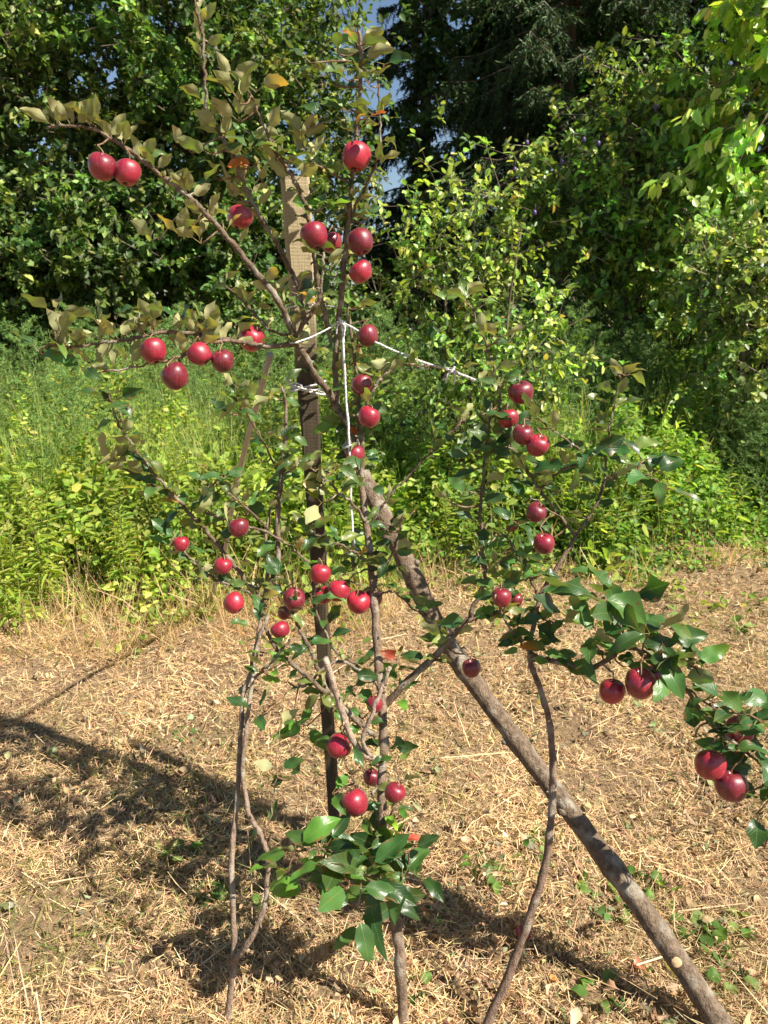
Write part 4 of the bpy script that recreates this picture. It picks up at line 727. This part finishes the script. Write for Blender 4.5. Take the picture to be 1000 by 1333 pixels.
def apple_profile():
    pr = [(.0, -.70), (.10, -.72), (.20, -.80), (.34, -.86), (.55, -.80), (.78, -.58), (.94, -.25), (1.0, .08), (.97, .36), (.84, .62), (.62, .80), (.40, .86), (.24, .80), (.12, .64), (.05, .52), (.0, .50)]
    q = np.array(pr); o = smooth_path(np.c_[q, np.zeros(len(q))], 3)[:, :2]; o[:, 0] = np.maximum(o[:, 0], 0); return o
PROF = apple_profile()
def make_apple(c, r, label, rot=None, group='red apples hanging on the apple trees', stem_to=None, name='apple'):
    seg = 26; a = np.linspace(0, 2*math.pi, seg, endpoint=False); sx = rng.uniform(.97, 1.03); ht = rng.uniform(.96, 1.06); ph = rng.uniform(0, 6.28)
    lob = 1+.018*np.cos(5*a+ph)+.02*np.cos(a+ph*2)+.012*np.cos(2*a)
    R = PROF[:, 0][:, None]*lob[None]; V = np.stack([R*np.cos(a)*sx, R*np.sin(a)/sx, np.repeat(PROF[:, 1][:, None], seg, 1)*ht+.05*R*np.cos(a-ph)], -1)*r
    if rot is None: rot = mathutils.Euler((rng.normal(0, .28), rng.normal(0, .28), rng.uniform(0, 6.28)))
    M = np.array(rot.to_matrix()); V = V.reshape(-1, 3)@M.T
    n = len(PROF); i = np.arange(n-1)[:, None]*seg; j = np.arange(seg)[None]; k = (j+1) % seg
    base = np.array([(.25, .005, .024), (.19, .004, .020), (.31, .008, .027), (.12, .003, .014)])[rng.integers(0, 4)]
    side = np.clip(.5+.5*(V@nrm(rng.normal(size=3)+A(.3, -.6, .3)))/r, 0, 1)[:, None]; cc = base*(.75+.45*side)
    zt = np.repeat(PROF[:, 1], seg)[:, None]; rr_ = np.repeat(PROF[:, 0], seg)[:, None]
    cc = np.where((rr_ < .16) & (zt > 0), cc*.4+A(.22, .15, .04)*.6, cc)
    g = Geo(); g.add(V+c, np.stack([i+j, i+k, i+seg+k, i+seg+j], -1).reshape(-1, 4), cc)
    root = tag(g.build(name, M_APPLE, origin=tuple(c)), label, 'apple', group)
    up = M@A(0, 0, 1); g = Geo(); s0 = c+up*r*.5; s1 = c+up*r*.95
    if stem_to is not None: tip = stem_to; pp = smooth_path([s0, s1, (s1+tip)/2+A(0, 0, .002), tip], 4)
    else: pp = smooth_path([s0, s1, s1+up*r*.3+A(.003, 0, 0)], 4)
    tube(g, pp, np.linspace(.0013, .0016, len(pp)), (.26, .17, .08), 6); g.build('stem', M_STEM, root)
    g = Geo(); m = 7; az = np.arange(m)*6.283/m; xx = M@A(1, 0, 0); yy = M@A(0, 1, 0)
    d = np.outer(np.cos(az), xx)+np.outer(np.sin(az), yy)-up*.9
    leaves(g, np.repeat((c-up*r*.72)[None], m, 0)+d*r*.05, d, np.repeat(up[None], m, 0), r*.24, r*.12, .2, .3, A(.10, .07, .04), 'low'); g.build('calyx', M_STEM, root)
    return root
for a in APP:
    k, px, py, rp, lab = a[:5]; off = a[5] if len(a) > 5 else 0.; tr = TREES[k]
    dist, B, i = tr.nearest(px, py-rp*1.1, ('pruned_branch', 'second_stem')); Yb = B['pp'][i][1]
    front = .028 if off == 0 else -.012
    Yc = Yb-front+off; d_ = depth(py, Yc); r = rp/F*d_; c = P(px, py, Yc); att = B['pp'][i]
    if att[2] < c[2]+r*.9 or np.linalg.norm(att-c) > .05:   # a spur reaches over the fruit
        q = c+A(rng.normal(0, .004), .006, r*1.25+.006); twig(B, i, q, .0017, (.28, .18, .11)); att = q
    make_apple(c, r, lab, stem_to=att)
make_apple(PG(681, 1222)+A(0, 0, .022), .020, 'small fallen apple lying in the straw by the foot of the leaning pole', mathutils.Euler((1.2, .3, .4)), 'apples fallen on the ground', name='fallen_apple')
for t_ in TREES.values(): t_.finish()

# ------------------------------------------------------------------ white twine
def rope(name, paths, label, r=.0021, parts=None):
    w_ = [smooth_path(p, 8) for p in paths]; o = w_[0][0]; g = Geo()
    for pp in w_:
        n = len(pp); t = nrm(np.gradient(pp, axis=0)); s = nrm(np.cross(t, A(.1, 1, .1))); q = np.cross(t, s)
        L = np.r_[0, np.cumsum(np.linalg.norm(np.diff(pp, axis=0), axis=1))]; m = max(int(L[-1]/.0025), 8); li = np.linspace(0, L[-1], m)
        I = lambda v: np.stack([np.interp(li, L, v[:, k]) for k in range(3)], 1)
        c, s_, q_ = I(pp), nrm(I(s)), nrm(I(q))
        wob = np.interp(np.arange(m), np.arange(0, m+8, 8), rng.normal(0, .0007, len(np.arange(0, m+8, 8))))[:, None]
        for k in range(3):
            a = li/.016*3.14+k*2.09; tube(g, c+s_*wob+(s_*np.cos(a)[:, None]+q_*np.sin(a)[:, None])*r*.45, r*.66*(1+rng.normal(0, .05, m)), (.74, .73, .74), 5)
    return tag(g.build(name, M_TWINE, origin=tuple(o)), label, 'twine', 'white twine ties')
k1 = P(445, 418, 1.9)
def ring(c, rx, ry, n=14, t0=0., tilt=0.): return [c+A(math.cos(a)*rx, math.sin(a)*ry, tilt*math.cos(a)) for a in np.linspace(t0, t0+6.28, n)]
rope('twine', [[P(384, 446, 1.83), P(402, 440, 1.85), P(424, 430, 1.87), k1], ring(P(383, 446, 1.855), .010, .014, 9), ring(P(444, 419, 1.935), .009, .03, 9)], 'short white twine tying the big left branch to the leader in front of the stake', .0019)
rope('twine', [[P(447, 420, 1.9), P(470, 433, 1.89), P(492, 447, 1.885), P(540, 467, 1.88), P(582, 481, 1.875), P(600, 487, 1.875), P(621, 496, 1.875)], ring(P(618, 495, 1.88), .006, .006, 9)], 'long white twine sloping down right from the leader to a thin branch', .0024)
rope('twine', [[P(445, 420, 1.89), P(449, 480, 1.875), P(452, 540, 1.86), P(455, 600, 1.845), P(457, 650, 1.825), P(460, 706, 1.80)], [P(447, 420, 1.89), P(447, 470, 1.88), P(451, 520, 1.87), P(454, 560, 1.85), P(456, 620, 1.84)], ring(P(456, 578, 1.885), .018, .04, 12, 0, .006),
  [P(459, 700, 1.80), P(457, 712, 1.80), P(453, 722, 1.80)], [P(460, 700, 1.80), P(463, 712, 1.80), P(468, 716, 1.795)], [P(460, 695, 1.80), P(460, 712, 1.79), P(461, 724, 1.79)]], 'doubled white twine hanging straight down, its frayed knot above the apple cluster', .0026)
sc = stake_at(505)
rope('twine', [ring(sc+A(0, 0, .006), .046, .042, 18, -1.5, .012), ring(sc-A(0, 0, .004), .045, .041, 18, -1.2, -.012), [sc+A(-.04, -.03, .02), sc+A(-.05, -.045, .03), sc+A(-.035, -.05, .012), sc+A(.01, -.05, .0), sc+A(.035, -.045, .0), P(433, 508, 1.93)], [sc+A(-.03, -.045, .02), sc+A(-.01, -.05, .008), sc+A(-.03, -.05, -.004)]], 'white twine wound round the stake with a loose loop', .0022)
sc = stake_at(398)
rope('twine', [ring(sc+A(.004, 0, .0), .048, .044, 18, -1.5, .006), [sc+A(.03, -.045, .005), P(438, 400, 1.95)]], 'white twine round the stake higher up, half hidden by leaves', .0018)

for c_, lab in [(P(445, 420, 1.89), 'white twine knot where the cords meet on the leader'), (P(588, 483, 1.872), 'white twine knot tied on the thin branch at the right end of the cord')]:
    rope('twine_knot', [ring(c_+A(*rng.normal(0, .0015, 3)), rng.uniform(.005, .010), rng.uniform(.006, .012), 9, rng.uniform(0, 6), rng.normal(0, .006)) for _ in range(4)]+[[c_, c_+A(.008, -.006, -.012), c_+A(.005, -.008, -.03)], [c_, c_+A(-.01, -.006, -.008), c_+A(-.014, -.004, -.026)]], lab, .0018)

# ------------------------------------------------------------------ green weeds and red leaves on the clearing
WL = [(800, 1190, .04, 'small bright weed right of the pole between two larger weeds'), (650, 1150, .04, 'spreading pale green weed left of the curved stem of the right tree'), (950, 1280, .045, 'weed in the bottom right corner beyond the pole foot'), (622, 1128, .04, 'low weed with pale limp leaves left of the curved stem'), (690, 1118, .035, 'small green weed behind the curved stem of the right tree'), (700, 1090, .03, 'wilted grey green weed between the curved stem and the pole above it'),
      (775, 1158, .05, 'light green weed just left of the leaning pole'), (835, 1150, .045, 'green weed directly right of the middle of the leaning pole'), (862, 1166, .035, 'small weed a little right of the leaning pole'),
      (905, 1215, .055, 'large leaved bright green weed beside the cut knot'), (928, 1240, .05, 'bright green weed with a drooping leaf right of the cut knot'), (968, 1207, .04, 'green weed near the right edge of the clearing'),
      (238, 962, .035, 'small weed with curled grey green leaves in the sunlit straw on the left'), (240, 1118, .045, 'green weed growing in the shade left of the twin stems'), (270, 1165, .04, 'dull weed in the shade close to the left tree'),
      (780, 1300, .045, 'dark weed in front of the leaning pole near the bottom edge'), (560, 1190, .03, 'tiny weed right of the middle trunk'), (965, 820, .06, 'yellow green weed tuft at the right side beyond the fruit cluster'), (345, 1165, .04, 'weed between the left tree and the middle leaves'), (540, 1290, .03, 'tiny pale weed at the foot of the middle tree')]
for (px, py, L, lab) in WL:
    c = PG(px, py); c[2] = gz(c[0], c[1]); g = Geo(); n = 7 if L > .035 else 5; az = np.arange(n)*2.4+rng.uniform(0, 6)
    e = c+np.stack([np.cos(az)*.02, np.sin(az)*.02, np.full(n, .02)], 1)*rng.uniform(.6, 1.6, (n, 1)); prisms(g, np.repeat((c-A(0, 0, .01))[None], n, 0), e, .0014, .001, A(.22, .25, .08))
    d = np.stack([np.cos(az), np.sin(az), rng.normal(.1, .25, n)], 1); leaves(g, e, d, rand_dirs(n, 1.6), L*rng.uniform(.7, 1.2, n), L*rng.uniform(.65, .9, n), rng.uniform(0, .5, n), rng.normal(.3, .25, n), mixcol(n, [(.13, .25, .05), (.20, .31, .08), (.09, .18, .04)], [1, 1, 1], .15), 'high', .14, .4)
    tag(g.build('weed', M_WEED, origin=tuple(c)), lab, 'weed', 'green weeds regrowing in the cut grass')
for (px, py, L, cl, lab) in [(548, 1190, .035, (.62, .20, .13), 'curled pink red fallen leaf right of the middle tree foot'), (716, 1282, .03, (.62, .26, .08), 'small orange fallen leaf between the curved stem and the pole'), (825, 1275, .045, (.45, .13, .07), 'rusty red fallen leaf left of the cut knot'),
        (640, 1232, .04, (.6, .33, .18), 'faded orange fallen leaf left of the curved stem'), (655, 1095, .03, (.7, .66, .5), 'pale cream fallen leaf in the sun left of the curved stem')]:
    c = PG(px, py); c[2] = gz(c[0], c[1])+.03; g = Geo(); leaves(g, c[None], A(*[[1, .5, .05]]).reshape(1, 3), nrm(rng.normal(0, .3, (1, 3))+A(0, -.3, 1)), L, L*.75, .4, .6, A(*cl), 'high', .1, .5)
    tag(g.build('fallen_leaf', M_LEAF, origin=tuple(c)), lab, 'leaf', 'coloured leaves fallen in the straw')
print('verts', sum(len(m.vertices) for m in bpy.data.meshes))
